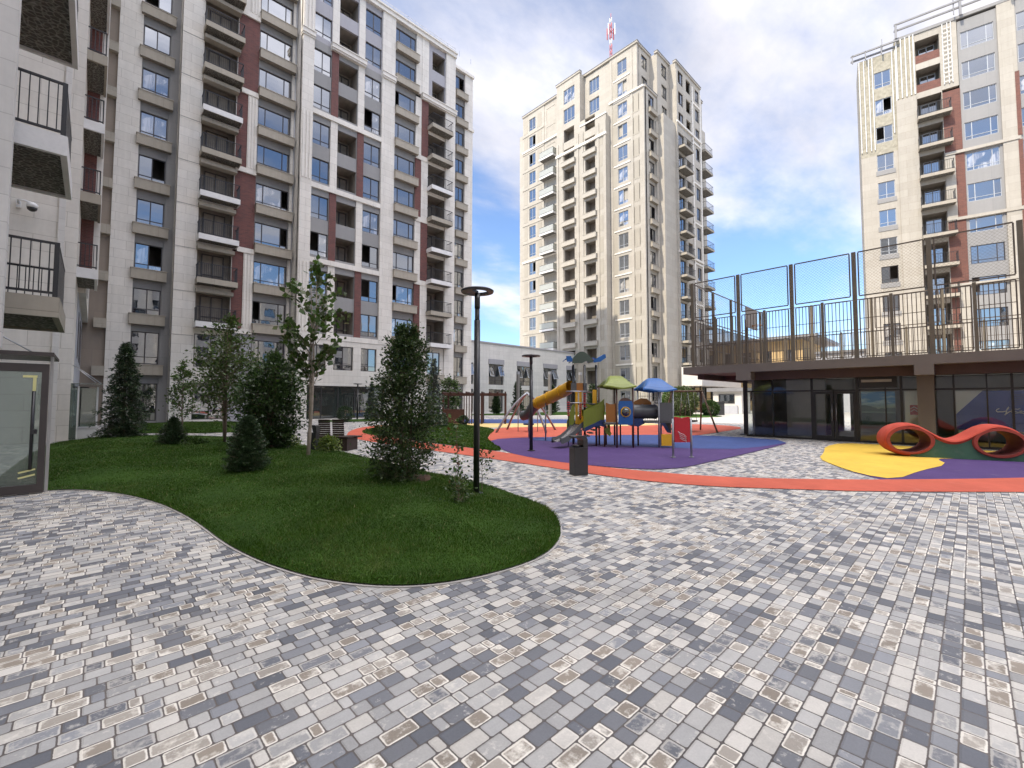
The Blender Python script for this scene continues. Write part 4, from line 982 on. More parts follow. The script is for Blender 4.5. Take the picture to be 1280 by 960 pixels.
for a, b, y, z in ((-.1, 8.7, -.15, zr), (8.5, 13.2, y2 - .12, zr + .35), (13.1, 22.1, -.35, zr + .1)): cor = MB(); cor.box(a, b, y, y + .5, z, z + .28); cor.box(a - .04, b + .04, y - .05, y + .5, z + .28, z + .34, 1); obj('cornice', cor, [CREAMW, ROOFG], T, F.loc(0, 0, 0), F.a)
# right face: u = X - 52
F = Face(T, 52.1, 28.9, 0)
tr = [t + .2 for t in tops]
def sm(a, b, rr, y, led=False, kind='two', name='window', h=1.95):
    for k in rr:
        window(F, a, b, tr[k] - h, tr[k], y + .12, kind, FRAME, None, name)
        if led: ledge(F, a - .1, b + .3, tr[k] - h - .7, tr[k] - h - .08, .4).location = F.loc(a - .1, y - .001, tr[k] - h - .7)
sA = [(.9, 2.4, tr[k] - 1.95, tr[k], .18) for k in range(2, 16)]
F.strip(0, 3.15, 0, 43.6, 0, WARM, sA); F.strip(0, 3.15, 43.6, zr, .95, WARM, [(.9, 2.4, tr[k] - 1.95, tr[k], .18) for k in (0, 1)], back=2)
sm(.9, 2.4, range(2, 16), 0, True); sm(.9, 2.4, (0, 1), .95)
F.strip(3.15, 6.6, 0, 41.0, -1.0, WARM, back=.3); F.strip(3.15, 6.6, 41.0, zr, -.15, WARM, [(4.4, 5.9, tr[k] - 1.95, tr[k], .18) for k in (0, 1, 2)], back=1.2)
F.strip(2.6, 3.15, 0, 40, -.25, WARM)
sm(4.4, 5.9, (0, 1, 2), -.15)
yy = -1.15
bo = [(7.2, 9.1, tr[k] - 2.4, tr[k], .25) for k in range(3, 15)]; wo = [(9.9, 11.4, tr[k] - 1.95, tr[k], .18) for k in range(3, 15)]; xo = [(13.0, 14.3, tr[k] - 1.95, tr[k], .18) for k in range(16)]
F.strip(6.6, 14.8, 0, zr, yy, WARM, bo + wo + xo + [(7.4, 8.9, tr[k] - 1.95, tr[k], .18) for k in (0, 1, 2)] + [(9.9, 11.4, tr[k] - 1.95, tr[k], .18) for k in (0, 1, 2)], back=.5)
for k in range(3, 15):
    window(F, 7.2, 9.1, tr[k] - 2.4, tr[k], yy + .18, 'door', FRAME, 0); balcony(F, 6.75, 9.6, tr[k] - 2.45, 1.15, .32, 'bars', LEDGE, .2, yy)
    recess(F, 9.9, 11.4, tr[k] - 1.95, tr[k], yy + .18, .8, LOG_, False)
sm(13.0, 14.3, range(16), yy); sm(7.4, 8.9, (0, 1, 2), yy)
for u in (6.62, 11.7, 14.45): F.box(u, u + .35, yy - .12, yy + .01, 0, 49, TRM if u > 11 else WARM)
for k in range(0, 15, 2): F.box(11.7, 14.8, yy - .1, yy + .01, tr[k] - 2.75, tr[k] - 2.5, TRM)
F.box(6.6, 14.8, yy - .2, yy + .05, 41.2, 41.5, TRM); F.box(6.6, 14.8, yy - .2, yy + .05, 22.4, 22.7, TRM)
F.strip(14.8, 18.2, 0, zr, 0, WARM, [(16.2, 17.6, tr[k] - 2.3, tr[k], .2) for k in range(1, 15)], back=.5)
for k in range(2, 15): window(F, 16.2, 17.6, tr[k] - 2.3, tr[k], .15, 'door', FRAME, 0); balcony(F, 15.7, 18.5, tr[k] - 2.35, 1.5, .28, 'bars', LEDGE, .2)
F.strip(18.2, 21.6, 0, 47, .9, WARM, back=1.5)
F.shell(0, 18.2, zr, 20, 1.0, WARM); F.shell(14.8, 21.6, 47, 20, .95, WARM); F.done()
for a, b, y, z in ((0, 3.3, .8, zr), (3.0, 6.7, -.3, zr), (6.5, 14.9, yy - .15, zr), (14.8, 18.3, -.15, zr), (-.1, 3.2, -.15, 43.6)): cor = MB(); cor.box(a, b, y, y + .5, z, z + .28); cor.box(a - .04, b + .04, y - .05, y + .5, z + .28, z + .34, 1); obj('cornice', cor, [CREAMW, ROOFG], T, F.loc(0, 0, 0), F.a)
m = MB(); m.box(.3, 1.2, -.4, .0, 36, 36) if False else None
# mast
ms = MB()
MW = [plain('mast_red', (.42, .05, .05), .5), P_W]
for i in range(12):
    z = 50.4 + i * .85
    for a in (0, 2.09, 4.19): ms.tube([(math.cos(a) * .2, math.sin(a) * .2, z), (math.cos(a) * .2, math.sin(a) * .2, z + .85)], .045, 5, i % 4 == 3)
    for a in (0, 2.09, 4.19): ms.tube([(math.cos(a) * .2, math.sin(a) * .2, z), (math.cos(a + 2.09) * .2, math.sin(a + 2.09) * .2, z + .85)], .035, 4, i % 4 == 3)
for a in (0, 1.57, 3.14, 4.71):
    ms.box(math.cos(a) * .7 - .07, math.cos(a) * .7 + .07, math.sin(a) * .7 - .05, math.sin(a) * .7 + .05, 57.6, 59.4, int(a > 2)); ms.tube([(0, 0, 58.5), (math.cos(a) * .7, math.sin(a) * .7, 58.5)], .04, 4)
ms.tube([(0, 0, 60.4), (0, 0, 61.4)], .04, 4)
obj('mast', ms, MW, T, (56.0 - 60, 36.6 - 38, 0))
# entrance podium on the right of the tower
m = MB(); m.box(58.3 - 60, 72.5 - 60, 24.6 - 38, 27.4 - 38, 3.6, 6.2, 0); m.box(71.2 - 60, 71.9 - 60, 24.8 - 38, 25.4 - 38, 0, 3.6, 0); m.box(67.2 - 60, 67.6 - 60, 24.8 - 38, 25.2 - 38, 0, 3.6, 0); m.box(58.5 - 60, 72.3 - 60, 27.0 - 38, 27.4 - 38, 0, .5, 0)
obj('entrance_portal', m, [CONCL], T)
m = MB(); 
for i in range(6): m.quad((60.5 + i * 1.9 - 60, 26.6 - 38, .2), (62.3 + i * 1.9 - 60, 26.6 - 38, .2), (62.3 + i * 1.9 - 60, 26.6 - 38, 3.5), (60.5 + i * 1.9 - 60, 26.6 - 38, 3.5), 1); m.box(60.4 + i * 1.9 - 60, 60.5 + i * 1.9 - 60, 26.5 - 38, 26.62 - 38, 0, 3.6, 0)
obj('shop_window', m, [FRAME, SHOPG], T)

# ------------------------------------------------------------------ right tower
RT = thing('apartment_block', 'unfinished cream and brick apartment block with bare battens on top, at the right', 'apartment block', (62, 2, 0))
F = Face(RT, 59.1, 7.4, -80.1)
tn = [36.6 - 3.0 * k for k in range(12)]
F.strip(0, 3.0, 0, 27.6, 0, WARM, [(1.3, 2.65, t - 1.75, t) for t in tn if t < 27.7]); WM.append(plain('bare_insulation', (.34, .315, .25), .9, .35, 3.5)); F.strip(0, 3.0, 27.6, 38.4, .04, 16, [(1.3, 2.65, t - 1.75, t) for t in tn if t > 27.7])
for t in tn: window(F, 1.3, 2.65, t - 1.75, t, .12, 'two', FRAMEW if t > 18 else FRAME)
for t in tn:
    if t < 28: F.box(1.2, 2.75, -.05, .01, t - 2.25, t - 1.78, GRY)
F.strip(3.0, 4.55, 0, 32.8, -.12, WARM); F.strip(3.0, 4.55, 32.8, 39.4, -.05, 16)
bt = MB()
for u in (.06, .45, .85, 1.15, 2.75, 3.02): bt.box(u, u + .07, -.1, -.0, 28.2 if u < 2.5 else 29.5, 38.3)
for u in (3.1, 3.45, 3.8, 4.15, 4.42): bt.box(u, u + .08, -.2, -.06, 32.9, 39.2)
for u in (6.6, 6.95, 7.2): bt.box(u, u + .06, -.14, -.0, 33.0, 39.2)
for z in np.arange(33.2, 39, .45): bt.box(6.6, 7.26, -.17, -.13, z, z + .05)
obj('facade_battens', bt, SLABW, RT, F.loc(0, 0, 0), F.a)
zb = [30.1 - 3.03 * k for k in range(10)]
bo = [(4.6, 6.4, z - .1, z + 2.3, .25) for z in [36.15, 33.1] + zb]
F.strip(4.55, 6.45, 0, 39.4, 0, WARM, bo, ends=False, him=LOG_)
for i, z in enumerate([36.15, 33.1] + zb):
    recess(F, 4.6, 6.4, z - .1, z + 2.3, .25, 1.1, LOG_, False); window(F, 5.0, 6.2, z, z + 2.05, 1.2, 'door', FRAMEW if i < 7 else FRAME, 0, 'balcony_door')
    if i < 2: F.box(4.6, 6.4, .02, .12, z - .1, z + .75, BRO)
    else: balcony(F, 4.5, 6.95, z, 1.0, .3, 'bars', LEDGE, .15)
# brick / wide windows
bz = [6.3, 12.8, 19.3, 25.9, 32.4]
for j in range(5):
    z0_ = bz[j] + .15; z1_ = (bz[j+1] - .15) if j < 4 else 39.2
    if j == 4: F.strip(6.45, 7.65, z0_, z1_, -.02, CNC if False else WRM)
    elif j % 2 == 1: F.strip(6.45, 7.7, z0_, z1_, 0, BRO)
    elif j == 0: F.strip(6.45, 7.0, z0_, z1_, 0, BRO); F.strip(7.0, 7.7, z0_, z1_, -.05, WRM)
    else: F.strip(6.45, 7.15, z0_, z1_, -.05, WRM); F.strip(7.15, 7.8, z0_, z1_, 0, BRO)
F.strip(6.45, 7.7, 0, 6.3, 0, WRM)
for z in bz[:4]: piece('belt_course', F, CREAMW, 6.45, 11.4, -.15, .2, z - .14, z + .14)
F.strip(7.7, 10.35, 0, 39.0, .08, GRY, [(7.9, 10.15, t - 1.75, t) for t in [37.8 - 3.05 * k for k in range(12)]], ends=False)
for k in range(12): window(F, 7.9, 10.15, 37.8 - 3.05 * k - 1.75, 37.8 - 3.05 * k, .18, 'three', FRAMEW if k < 7 else FRAME)
F.strip(10.35, 11.5, 0, 39.2, -.06, WARM)
F.strip(11.5, 13.2, 0, 39.2, .06, GRY, [(11.6, 13.1, t - 1.75, t) for t in [37.8 - 3.05 * k for k in range(12)]], ends=False)
for k in range(12): window(F, 11.6, 13.1, 37.8 - 3.05 * k - 1.75, 37.8 - 3.05 * k, .16, 'two', FRAMEW if k < 7 else FRAME)
for j in range(4): F.strip(11.3, 11.58, bz[j] + .2, bz[j+1] - .2, -.08, BRO)
F.strip(13.2, 22, 0, 39.2, 0, WARM)
F.box(3.0, 13.5, -.1, .3, 39.2, 39.5, GRY)
F.shell(0, 3.0, 38.4, 4, .05, WARM); F.shell(3.0, 22, 39.4, 14, .09, WARM); F.done()
m = MB()
def rl(u0, u1, z, y): m.box(u0, u1, y, y + .14, z, z + .16)
rl(-.6, 3.4, 38.95, -.5); rl(-.6, 3.4, 38.6, -.1); rl(3.0, 16, 40.6, -.6); rl(3.0, 16, 40.1, -.35)
for u in (-.5, .6, 1.9): m.box(u, u + .1, -.5, -.36, 38.2, 39.1)
for u in (3.05, 7.8, 11.2): m.box(u, u + .18, -.6, -.42, 39.2, 40.7)
m.box(2.0, 2.06, -.4, -.34, 38.6, 39.8); m.box(7.4, 7.48, -.5, -.42, 39.5, 41.9)
obj('roof_frame', m, ROOFG, RT, F.loc(0, 0, 0), F.a)

# ------------------------------------------------------------------ background buildings
YB = thing('ochre_building', 'low sunlit ochre building with dark overhanging roof seen through the court fence', 'building', (78, 20, 0))
m = MB(); m.box(0, 12, -2.4, 26, 0, 11.0); obj('wall', m, YELLOWB, YB)
m = MB(); m.box(-1.6, 14, -4.6, 28, 11.0, 11.5); obj('roof', m, ROOFG, YB)
wk = {}
for y in np.arange(-1.2, 24, 3.0):
    for z in (1.6, 4.6, 7.7):
        f, p = win_meshes(1.3, 1.8, 'two', FRAME, 0); o = link('window', f, YB, (-.06, y + 1.3, z), R(-90)); link('pane', p, o)
GB = thing('grey_shed', 'pale grey flat-roofed building right of the ochre one behind the court', 'building', (76, 6, 0))
m = MB(); m.box(0, 8, -16, 9.5, 0, 8.4); obj('wall', m, [BLUEGREY], GB)
m = MB(); m.box(-.3, 8.3, -16.3, 9.7, 8.4, 8.7); obj('roof', m, ROOFG, GB)
for y in (-12, -7, -2, 3):
    f, p = win_meshes(2.6, 1.2, 'three', FRAME, 0); o = link('window', f, GB, (-.05, y + 2.6, 6.2), R(-90)); link('pane', p, o)
KI = thing('kiosk', 'small grey gatehouse with flat roof and dark window across the pale plaza', 'kiosk', (57.5, 19.5, 0))
m = MB(); m.box(0, 3, 0, 3.4, 0, 2.75); obj('wall', m, CONCL, KI)
m = MB(); m.box(-.5, 3.4, -.5, 4.0, 2.75, 3.2); obj('roof', m, ROOFG, KI)
f, p = win_meshes(1.9, 1.1, 'one', FRAME, 0); o = link('window', f, KI, (-.06, 2.7, 1.3), R(-90)); link('pane', p, o)
m = MB(); m.box(-.3, -.05, .4, 3.2, 0, 1.0); obj('counter', m, BLUEGREY, KI)
gf = MB()
for y in np.arange(24, 40, .25): gf.box(0, .04, y - 30, y - 29.96, 0, 2.0)
gf.box(-.01, .05, -6, 10, 1.9, 1.96); gf.box(-.01, .05, -6, 10, .2, .26)
o = obj('metal_fence', gf, BLACKM, None, (70, 30, 0)); tag(o, 'black bar fence in front of the ochre building beside the tower', 'fence')

# opposite block (behind the photographer; it shows in the window reflections)
OB = thing('apartment_block', 'pale apartment block across the court, seen only in window reflections', 'apartment block', (16, -32, 0))
F = Face(OB, 48, -30, 180)
oc = [(3 + 4.2 * i, 5 + 4.2 * i) for i in range(12)]
F.strip(0, 56, 0, 25, 0, WHT, [(a, b, 1.2 + 3.0 * k, 2.9 + 3.0 * k) for a, b in oc for k in range(7)])
for i in range(13): F.box(.9 + 4.2 * i, 1.6 + 4.2 * i, -.3, .01, 0, 25, CRE)
for i, (a, b) in enumerate(oc):
    for k in range(7):
        f, p = win_meshes(2.0, 1.7, 'two', FRAME, 0); o = F.put('window', f, a, .1, 1.2 + 3.0 * k); link('pane', p, o)
F.shell(0, 56, 25, 12, .02, CRE); F.done()
# ------------------------------------------------------------------ glass pavilion with sports deck
PV = thing('glass_pavilion', 'dark framed glass pavilion under the raised sports deck, posters inside the glass', 'pavilion', (24, 2, 0))
def pv(name, mb, mats, par=None): return obj(name, mb, mats, par or PV, (-24, -2, 0))
Y0, Y1 = -9.0, 9.36
m = MB(); m.box(20.1, 30.5, Y0, Y1, 2.83, 3.17); pv('deck', m, DECKM)
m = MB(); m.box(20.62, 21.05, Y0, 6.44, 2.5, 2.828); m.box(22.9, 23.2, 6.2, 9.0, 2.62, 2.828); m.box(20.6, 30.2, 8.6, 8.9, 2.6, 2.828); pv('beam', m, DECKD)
for a, b in ((6.44, 7.02), (.84, 1.33), (-5.2, -4.7)):
    m = MB(); m.box(20.09, 20.64, a, b, 2.48, 2.86); pv('column_head', m, DECKM)
m = MB(); m.box(20.95, 21.4, .89, 1.33, 0, 2.5); pv('column', m, DECKM)
m = MB(); m.box(20.95, 21.4, -5.2, -4.75, 0, 2.5); pv('column', m, DECKM)
m = MB(); m.box(22.53, 22.63, 7.47, 7.57, 0, 2.83); m.box(22.4, 22.76, 7.34, 7.7, 0, .03); pv('post', m, BLACKM)
fr = MB(); X = 21.6
for y, t in ((7.12, .09), (6.04, .05), (4.59, .07), (3.09, .09), (2.25, .035), (1.8, .07), (.43, .05), (-.35, .04), (-.91, .06), (-2.2, .05), (-3.5, .05), (-4.6, .06), (-6, .05), (-7.4, .05), (-9, .09)):
    fr.box(X - .05, X + .05, y - t / 2, y + t / 2, .06, 2.7)
for z, t in ((.03, .08), (2.02, .06), (2.68, .1)): fr.box(X - .045, X + .045, -9, 7.12, z - t / 2, z + t / 2)
for x in np.arange(X + 1.4, 29, 1.6): fr.box(x - .03, x + .03, 7.09, 7.15, .06, 2.7)
for z, t in ((.03, .08), (2.02, .06), (2.68, .1)): fr.box(X, 29.2, 7.095, 7.145, z - t / 2, z + t / 2)
pv('window_frame', fr, plain('frame_black', (.02, .018, .018), .4, .2))
gl = MB(); ys = [7.12, 6.04, 4.59, 3.09, 1.8, .43, -.91, -2.2, -3.5, -4.6, -6, -7.4, -9]; rnd = random.Random(3)
for a, b in zip(ys, ys[1:]):
    for z0, z1 in ((.06, 2.0), (2.04, 2.64)):
        d = [rnd.uniform(-.006, .006) for _ in range(3)]
        gl.quad((X + d[0], a, z0), (X + d[1], b, z0), (X + d[1] + d[2], b, z1), (X + d[0] + d[2], a, z1))
gl.quad((X, 7.12, .06), (29.2, 7.12, .06), (29.2, 7.12, 2.64), (X, 7.12, 2.64)); pv('glass_pane', gl, GLASSR)
dr = MB()
for y0, y1 in ((4.55, 3.86), (3.82, 3.13)):
    dr.box(X - .075, X - .052, y1, y0, .07, .2); dr.box(X - .075, X - .052, y1, y0, 1.88, 1.98); dr.box(X - .075, X - .052, y0 - .09, y0, .2, 1.88); dr.box(X - .075, X - .052, y1, y1 + .09, .2, 1.88)
d_ = pv('door', dr, MATS['frame_black'])
h = MB(); h.tube([(X - .12, 3.9, .8), (X - .12, 3.9, 1.5)], .014, 6); h.tube([(X - .12, 3.76, .8), (X - .12, 3.76, 1.5)], .014, 6); obj('handle', h, STEEL, d_)
m = MB(); m.box(X - .08, X - .05, 1.9, 3.02, 2.1, 2.6); m.box(X - .085, X - .08, 2.05, 2.95, 2.32, 2.42, 1); pv('air_grille', m, [MATS['frame_black'], CONC])
# interior
m = MB(); m.quad((21.7, -9, .01), (29.2, -9, .01), (29.2, 7, .01), (21.7, 7, .01), 0); m.box(29.2, 29.4, -9, 4.5, 0, 2.8, 1); m.box(29.2, 29.4, 4.8, 7.15, 0, 2.8, 1); m.box(29.2, 29.4, 4.5, 4.8, 2.0, 2.8, 1)
m.box(21.7, 29.2, -9.1, -9, 0, 2.8, 1); m.box(23.5, 23.7, 4.5, 6.0, 0, 2.6, 1); m.box(24.8, 25.2, 1.0, 1.4, 0, 2.8, 1); m.box(26, 27, -2, 0, 0, 1.0, 1); m.box(21.8, 29.1, 6.85, 6.95, 0, 2.8, 1)
pv('interior', m, [CONC, INTW])
# posters
def landscape():
    m, nt, out = newmat('poster_landscape'); co = objco(nt); sx = nd(nt, 'ShaderNodeSeparateXYZ'); nt.links.new(co, sx.inputs[0]); z = sx.outputs[2]
    mp = nd(nt, 'ShaderNodeMapping'); mp.inputs['Scale'].default_value = (1, 1.6, 6); nt.links.new(co, mp.inputs[0])
    cl = maprange(nt, noise(nt, mp.outputs[0], 1.4, 5), .45, .65, 0, 1)
    c = mixc(nt, cl, (.03, .26, .55), (.45, .66, .74))
    c = mixc(nt, maprange(nt, z, 1.55, 1.35, 0, 1), c, (.28, .40, .36))
    rid = mathn(nt, 'ADD', mathn(nt, 'MULTIPLY', noise(nt, mp.outputs[0], .8, 4), .35), 1.18)
    c = mixc(nt, mathn(nt, 'LESS_THAN', z, rid), c, (.04, .11, .13))
    c = mixc(nt, mathn(nt, 'LESS_THAN', z, 1.2), c, (.16, .28, .28)); c = mixc(nt, mathn(nt, 'LESS_THAN', z, 1.14), c, (.012, .06, .10))
    princ(nt, out, c, .4); return m
m = MB(); m.box(X + .02, X + .03, 1.98, 2.98, .72, 1.96); pv('poster', m, landscape())
m = MB(); m.box(X + .02, X + .03, 1.36, 1.72, .6, 1.96, 0); m.box(X + .012, X + .019, 1.36, 1.58, 1.1, 1.45, 1)
for k in range(2): m.prism([(1.38, 1.2 + k * .1), (1.47, 1.28 + k * .1), (1.56, 1.2 + k * .1), (1.56, 1.23 + k * .1), (1.47, 1.31 + k * .1), (1.38, 1.23 + k * .1)], X + .006, X + .011, 'x', 0)
m.box(X + .012, X + .019, 1.36, 1.6, .74, .84, 0); pv('poster', m, [plain('poster_pale', (.62, .66, .64), .5, .05), P_R])
m = MB(); m.box(X + .02, X + .03, -1.62, .4, .62, 1.95, 0)
m.prism([(.4, 1.95), (.4, 1.15), (-.25, 1.95)], X + .012, X + .019, 'x', 1); m.box(X + .012, X + .019, .18, .36, .5, .6, 1)
for k in range(6): m.box(X + .014, X + .019, -1.22, -.95, 1.5 + k * .06, 1.513 + k * .06, 2)
wr = lambda pts, r=.013: m.tube([(X + .012, y, z) for y, z in pts], r, 5, 1)
def stroke(px): wr([(-.44 - (x - 420) / 640 * .86, 1.02 + (720 - y) / 640 * .86 * .95) for x, y in px])
stroke([(545, 455), (505, 480), (490, 515), (510, 545), (545, 540), (600, 540), (655, 515), (690, 450), (700, 410), (670, 470), (660, 520), (650, 580), (630, 625), (645, 600), (690, 550), (730, 520), (745, 545), (790, 540), (800, 520), (830, 545), (880, 540), (905, 500), (870, 515), (890, 545), (940, 520), (985, 440), (960, 545), (1000, 560), (1040, 540), (1055, 450)])
stroke([(740, 500), (780, 460), (840, 470), (880, 450)]); stroke([(780, 575), (860, 560), (960, 575), (1030, 572)]); stroke([(930, 605), (1035, 605)])
pv('poster', m, [plain('poster_navy', (.01, .06, .36), .4, .1), MATS['poster_pale'], P_GR])

# court fence on the deck
def fence_side(p0, p1, label, n_, zt=7.12, zm=5.42, posts=True, first=True, mesh=True):
    p0 = Vector((*p0, 0)); p1 = Vector((*p1, 0)); L = (p1 - p0).length; a = math.atan2(p1.y - p0.y, p1.x - p0.x)
    t = thing('court_fence', label, 'fence', (p0.x, p0.y, 3.17), a, 'fences round the raised sports court'); zb = 3.17; zt -= zb; zm -= zb
    st = L / n_; r = MB(); b = MB(); w_ = MB()
    for i in range(n_ + 1):
        if i == 0 and not first: continue
        p = MB(); p.box(i * st - .065, i * st + .065, -.045, .045, 0, zt); obj('post', p, POSTM, t)
    for i in range(n_):
        x0, x1 = i * st + .13, (i + 1) * st - .13; xm = (x0 + x1) / 2
        p = MB(); p.box(xm - .045, xm + .045, -.03, .03, 0, zm - .02); obj('post', p, POSTM, t)
        for (a0, a1, z0, z1) in ((x0, x1, zm + .05, zt - .02),):
            for z in (z0, z1): r.box(a0, a1, -.018, .018, z - .02, z + .02)
            for x in (a0, a1): r.box(x - .02, x + .02, -.018, .018, z0 + .02, z1 - .02)
        for (a0, a1) in ((x0, xm - .08), (xm + .08, x1)):
            for z in (.06, .95, zm - .1): r.box(a0, a1, -.016, .016, z - .016, z + .016)
            r.box(a0, a1, -.012, .012, 1.45, 1.47)
            for x in (a0, a1): r.box(x - .018, x + .018, -.016, .016, .08, zm - .12)
            k = int((a1 - a0) / .11)
            for j in range(1, k): x = a0 + (a1 - a0) * j / k; b.box(x - .011, x + .011, -.01, .01, .07, zm - .11)
        if mesh:
            z0, z1 = zm + .07, zt - .04; hh = z1 - z0; ww = x1 - x0; k = int((ww + hh) / .11)
            for j in range(1, k):
                s_ = j * .11
                for sg in (0, 1):
                    xa = max(0, s_ - hh); za = min(s_, hh); xb = min(s_, ww); zb_ = max(0, s_ - ww)
                    if sg: xa, xb = ww - xa, ww - xb
                    Pa = Vector((x0 + xa, 0, z0 + za)); Pb = Vector((x0 + xb, 0, z0 + zb_)); d = (Pb - Pa).normalized(); nn = Vector((-d.z, 0, d.x)) * .0024
                    w_.quad(tuple(Pa + nn), tuple(Pb + nn), tuple(Pb - nn), tuple(Pa - nn))
    obj('rail', r, FBAR, t); obj('bars', b, FBAR, t)
    if mesh: obj('net', w_, FBAR, t)
    return t
fence_side((20.3, 8.95), (20.3, -7.25), 'long front fence of the raised sports court with net above bars', 8)
fence_side((20.3, 8.95), (29.9, 8.95), 'end fence of the raised sports court behind the basketball backboard', 4, first=False)
fence_side((29.9, 8.95), (29.9, -7.25), 'rear fence of the raised sports court', 6, mesh=False)
bb = thing('basketball_hoop', 'grey basketball backboard with hoop on a post at the end fence of the court', 'basketball hoop', (25.9, 8.2, 3.17))
m = MB(); m.box(-.06, .06, .2, .32, 0, 2.9); obj('post', m, FBAR, bb)
m = MB(); m.box(-.85, .85, -.05, 0, 2.35, 3.45); obj('backboard', m, plain('backboard_grey', (.20, .17, .15), .5, .15), bb)
m = MB(); m.tube([(math.cos(a) * .22, -.3 + math.sin(a) * .22, 2.5) for a in np.linspace(0, 6.283, 17)], .015, 5, cap=False); m.box(-.03, .03, -.1, -.05, 2.46, 2.54); obj('rim', m, P_O, bb)

# ------------------------------------------------------------------ wave climber
WV = thing('wave_climber', 'orange and green rubber wave sculpture with two round crawl holes on the yellow rubber', 'play sculpture', (17.3, 1.52, 0), math.atan2(-1.72, .62))
RX = .62  # ring centre spacing handled in local x (s)
def zc_(s_):
    return None
c1, c2 = .12, 1.98; rr = .50
prof = []
for s_ in np.linspace(-1.05, 3.4, 90):
    z = .50 + .46 * max(math.cos((s_ - c1) * math.pi / (c2 - c1) * 1.0), -1) ** 1 * .5 + .23
    prof.append((s_, z))
def topz(s_):
    v = .735 + .215 * math.cos((s_ - c1) * 2 * math.pi / (c2 - c1))
    e = 1
    if s_ > c2: e = min(1, max(0, (3.05 - s_) / .75)); e = e * e * (3 - 2 * e)
    return v * e + .02
RUB_MR = rubber('rubber_brick_red', (.34, .05, .03)); W_ = .85; ss = np.linspace(c1 - .02, 3.03, 100)
m = MB(); th = .055
n_ = len(ss)
for i in range(n_ - 1):
    a, b = ss[i], ss[i+1]; za, zb_ = topz(a), topz(b)
    k = 8
    for q in range(k):    # rounded cross-section of the ribbon
        t0, t1 = math.pi * q / k, math.pi * (q + 1) / k
        pt = lambda s_, z, t: (s_, -W_ / 2 * math.cos(t) * (1.0), z - .07 * (1 - math.sin(t) ** .6))
        m.quad(pt(a, za, t0), pt(b, zb_, t0), pt(b, zb_, t1), pt(a, za, t1), 0, True)
    m.quad((a, -W_/2, za - .07), (b, -W_/2, zb_ - .07), (b, -W_/2 + .05, zb_ - .14), (a, -W_/2 + .05, za - .14), 0, True)
    m.quad((a, W_/2, za - .07), (b, W_/2, zb_ - .07), (b, W_/2 - .05, zb_ - .14), (a, W_/2 - .05, za - .14), 0, True)
obj('wave_ribbon', m, RUB_R, WV)
# side walls with round holes
def holeR(s_, z, c): return ((s_ - c) / .46) ** 2 + ((z - .475) / .335) ** 2 < 1
for yv in (-W_/2 + .05, W_/2 - .05):
    m = MB(); N = 150
    for i in range(N):
        a = c1 + (3.03 - c1) * i / N; b = c1 + (3.03 - c1) * (i + 1) / N; mid = (a + b) / 2
        segs = [(0, None)]
        hit = None
        for c in (c1, c2):
            d = 1 - ((mid - c) / .46) ** 2
            if d > 0: hh = .335 * math.sqrt(d); hit = (.475 - hh, .475 + hh)
        if hit:
            m.quad((a, yv, 0), (b, yv, 0), (b, yv, hit[0]), (a, yv, hit[0])); m.quad((a, yv, hit[1]), (b, yv, hit[1]), (b, yv, topz(b) - .12), (a, yv, topz(a) - .12))
        elif topz(mid) > .14: m.quad((a, yv, 0), (b, yv, 0), (b, yv, topz(b) - .12), (a, yv, topz(a) - .12))
    obj('side_wall', m, RUB_G, WV)
for c in (c1, c2):
    m = MB(); K = 40
    for i in range(K):
        t0, t1 = 2 * math.pi * i / K, 2 * math.pi * (i + 1) / K
        P = lambda t, y, q: (c + .46 * q * math.cos(t), y, .475 + .335 * q * math.sin(t))
        m.quad(P(t0, -W_/2 - .01, .98), P(t1, -W_/2 - .01, .98), P(t1, W_/2 + .01, .98), P(t0, W_/2 + .01, .98), 0, True)
        for sg in (-1, 1):
            yv = sg * (W_/2 + .01)
            m.quad(P(t0, yv, .98), P(t1, yv, .98), P(t1, yv * .99, 1.15), P(t0, yv * .99, 1.15), 1, True); m.quad(P(t0, yv*.99, 1.15), P(t1, yv*.99, 1.15), P(t1, yv * .9, 1.2), P(t0, yv * .9, 1.2), 1, True)
    if c == c1:      # the free left end: the ribbon wraps down round the first ring
        oc = lambda t, y, g=0: (c + (.60 - g) * math.cos(t), y, .475 + (.49 - g) * math.sin(t) if math.sin(t) > 0 else .475 + (.455 - g) * math.sin(t))
        for i in range(30):
            t0, t1 = math.pi / 2 + math.pi * i / 30, math.pi / 2 + math.pi * (i + 1) / 30
            for q in range(6):
                ya, yb = -W_ / 2 * math.cos(math.pi * q / 6), -W_ / 2 * math.cos(math.pi * (q + 1) / 6); ga, gb = .07 * (1 - math.sin(math.pi * q / 6) ** .6), .07 * (1 - math.sin(math.pi * (q + 1) / 6) ** .6)
                m.quad(oc(t0, ya, ga), oc(t1, ya, ga), oc(t1, yb, gb), oc(t0, yb, gb), 2, True)
            for yv in (-W_/2, W_/2): m.quad(P(t0, yv, .98), P(t1, yv, .98), oc(t1, yv, .07), oc(t0, yv, .07), 1)
    obj('ring', m, [RUB_DR, RUB_MR, RUB_R], WV)

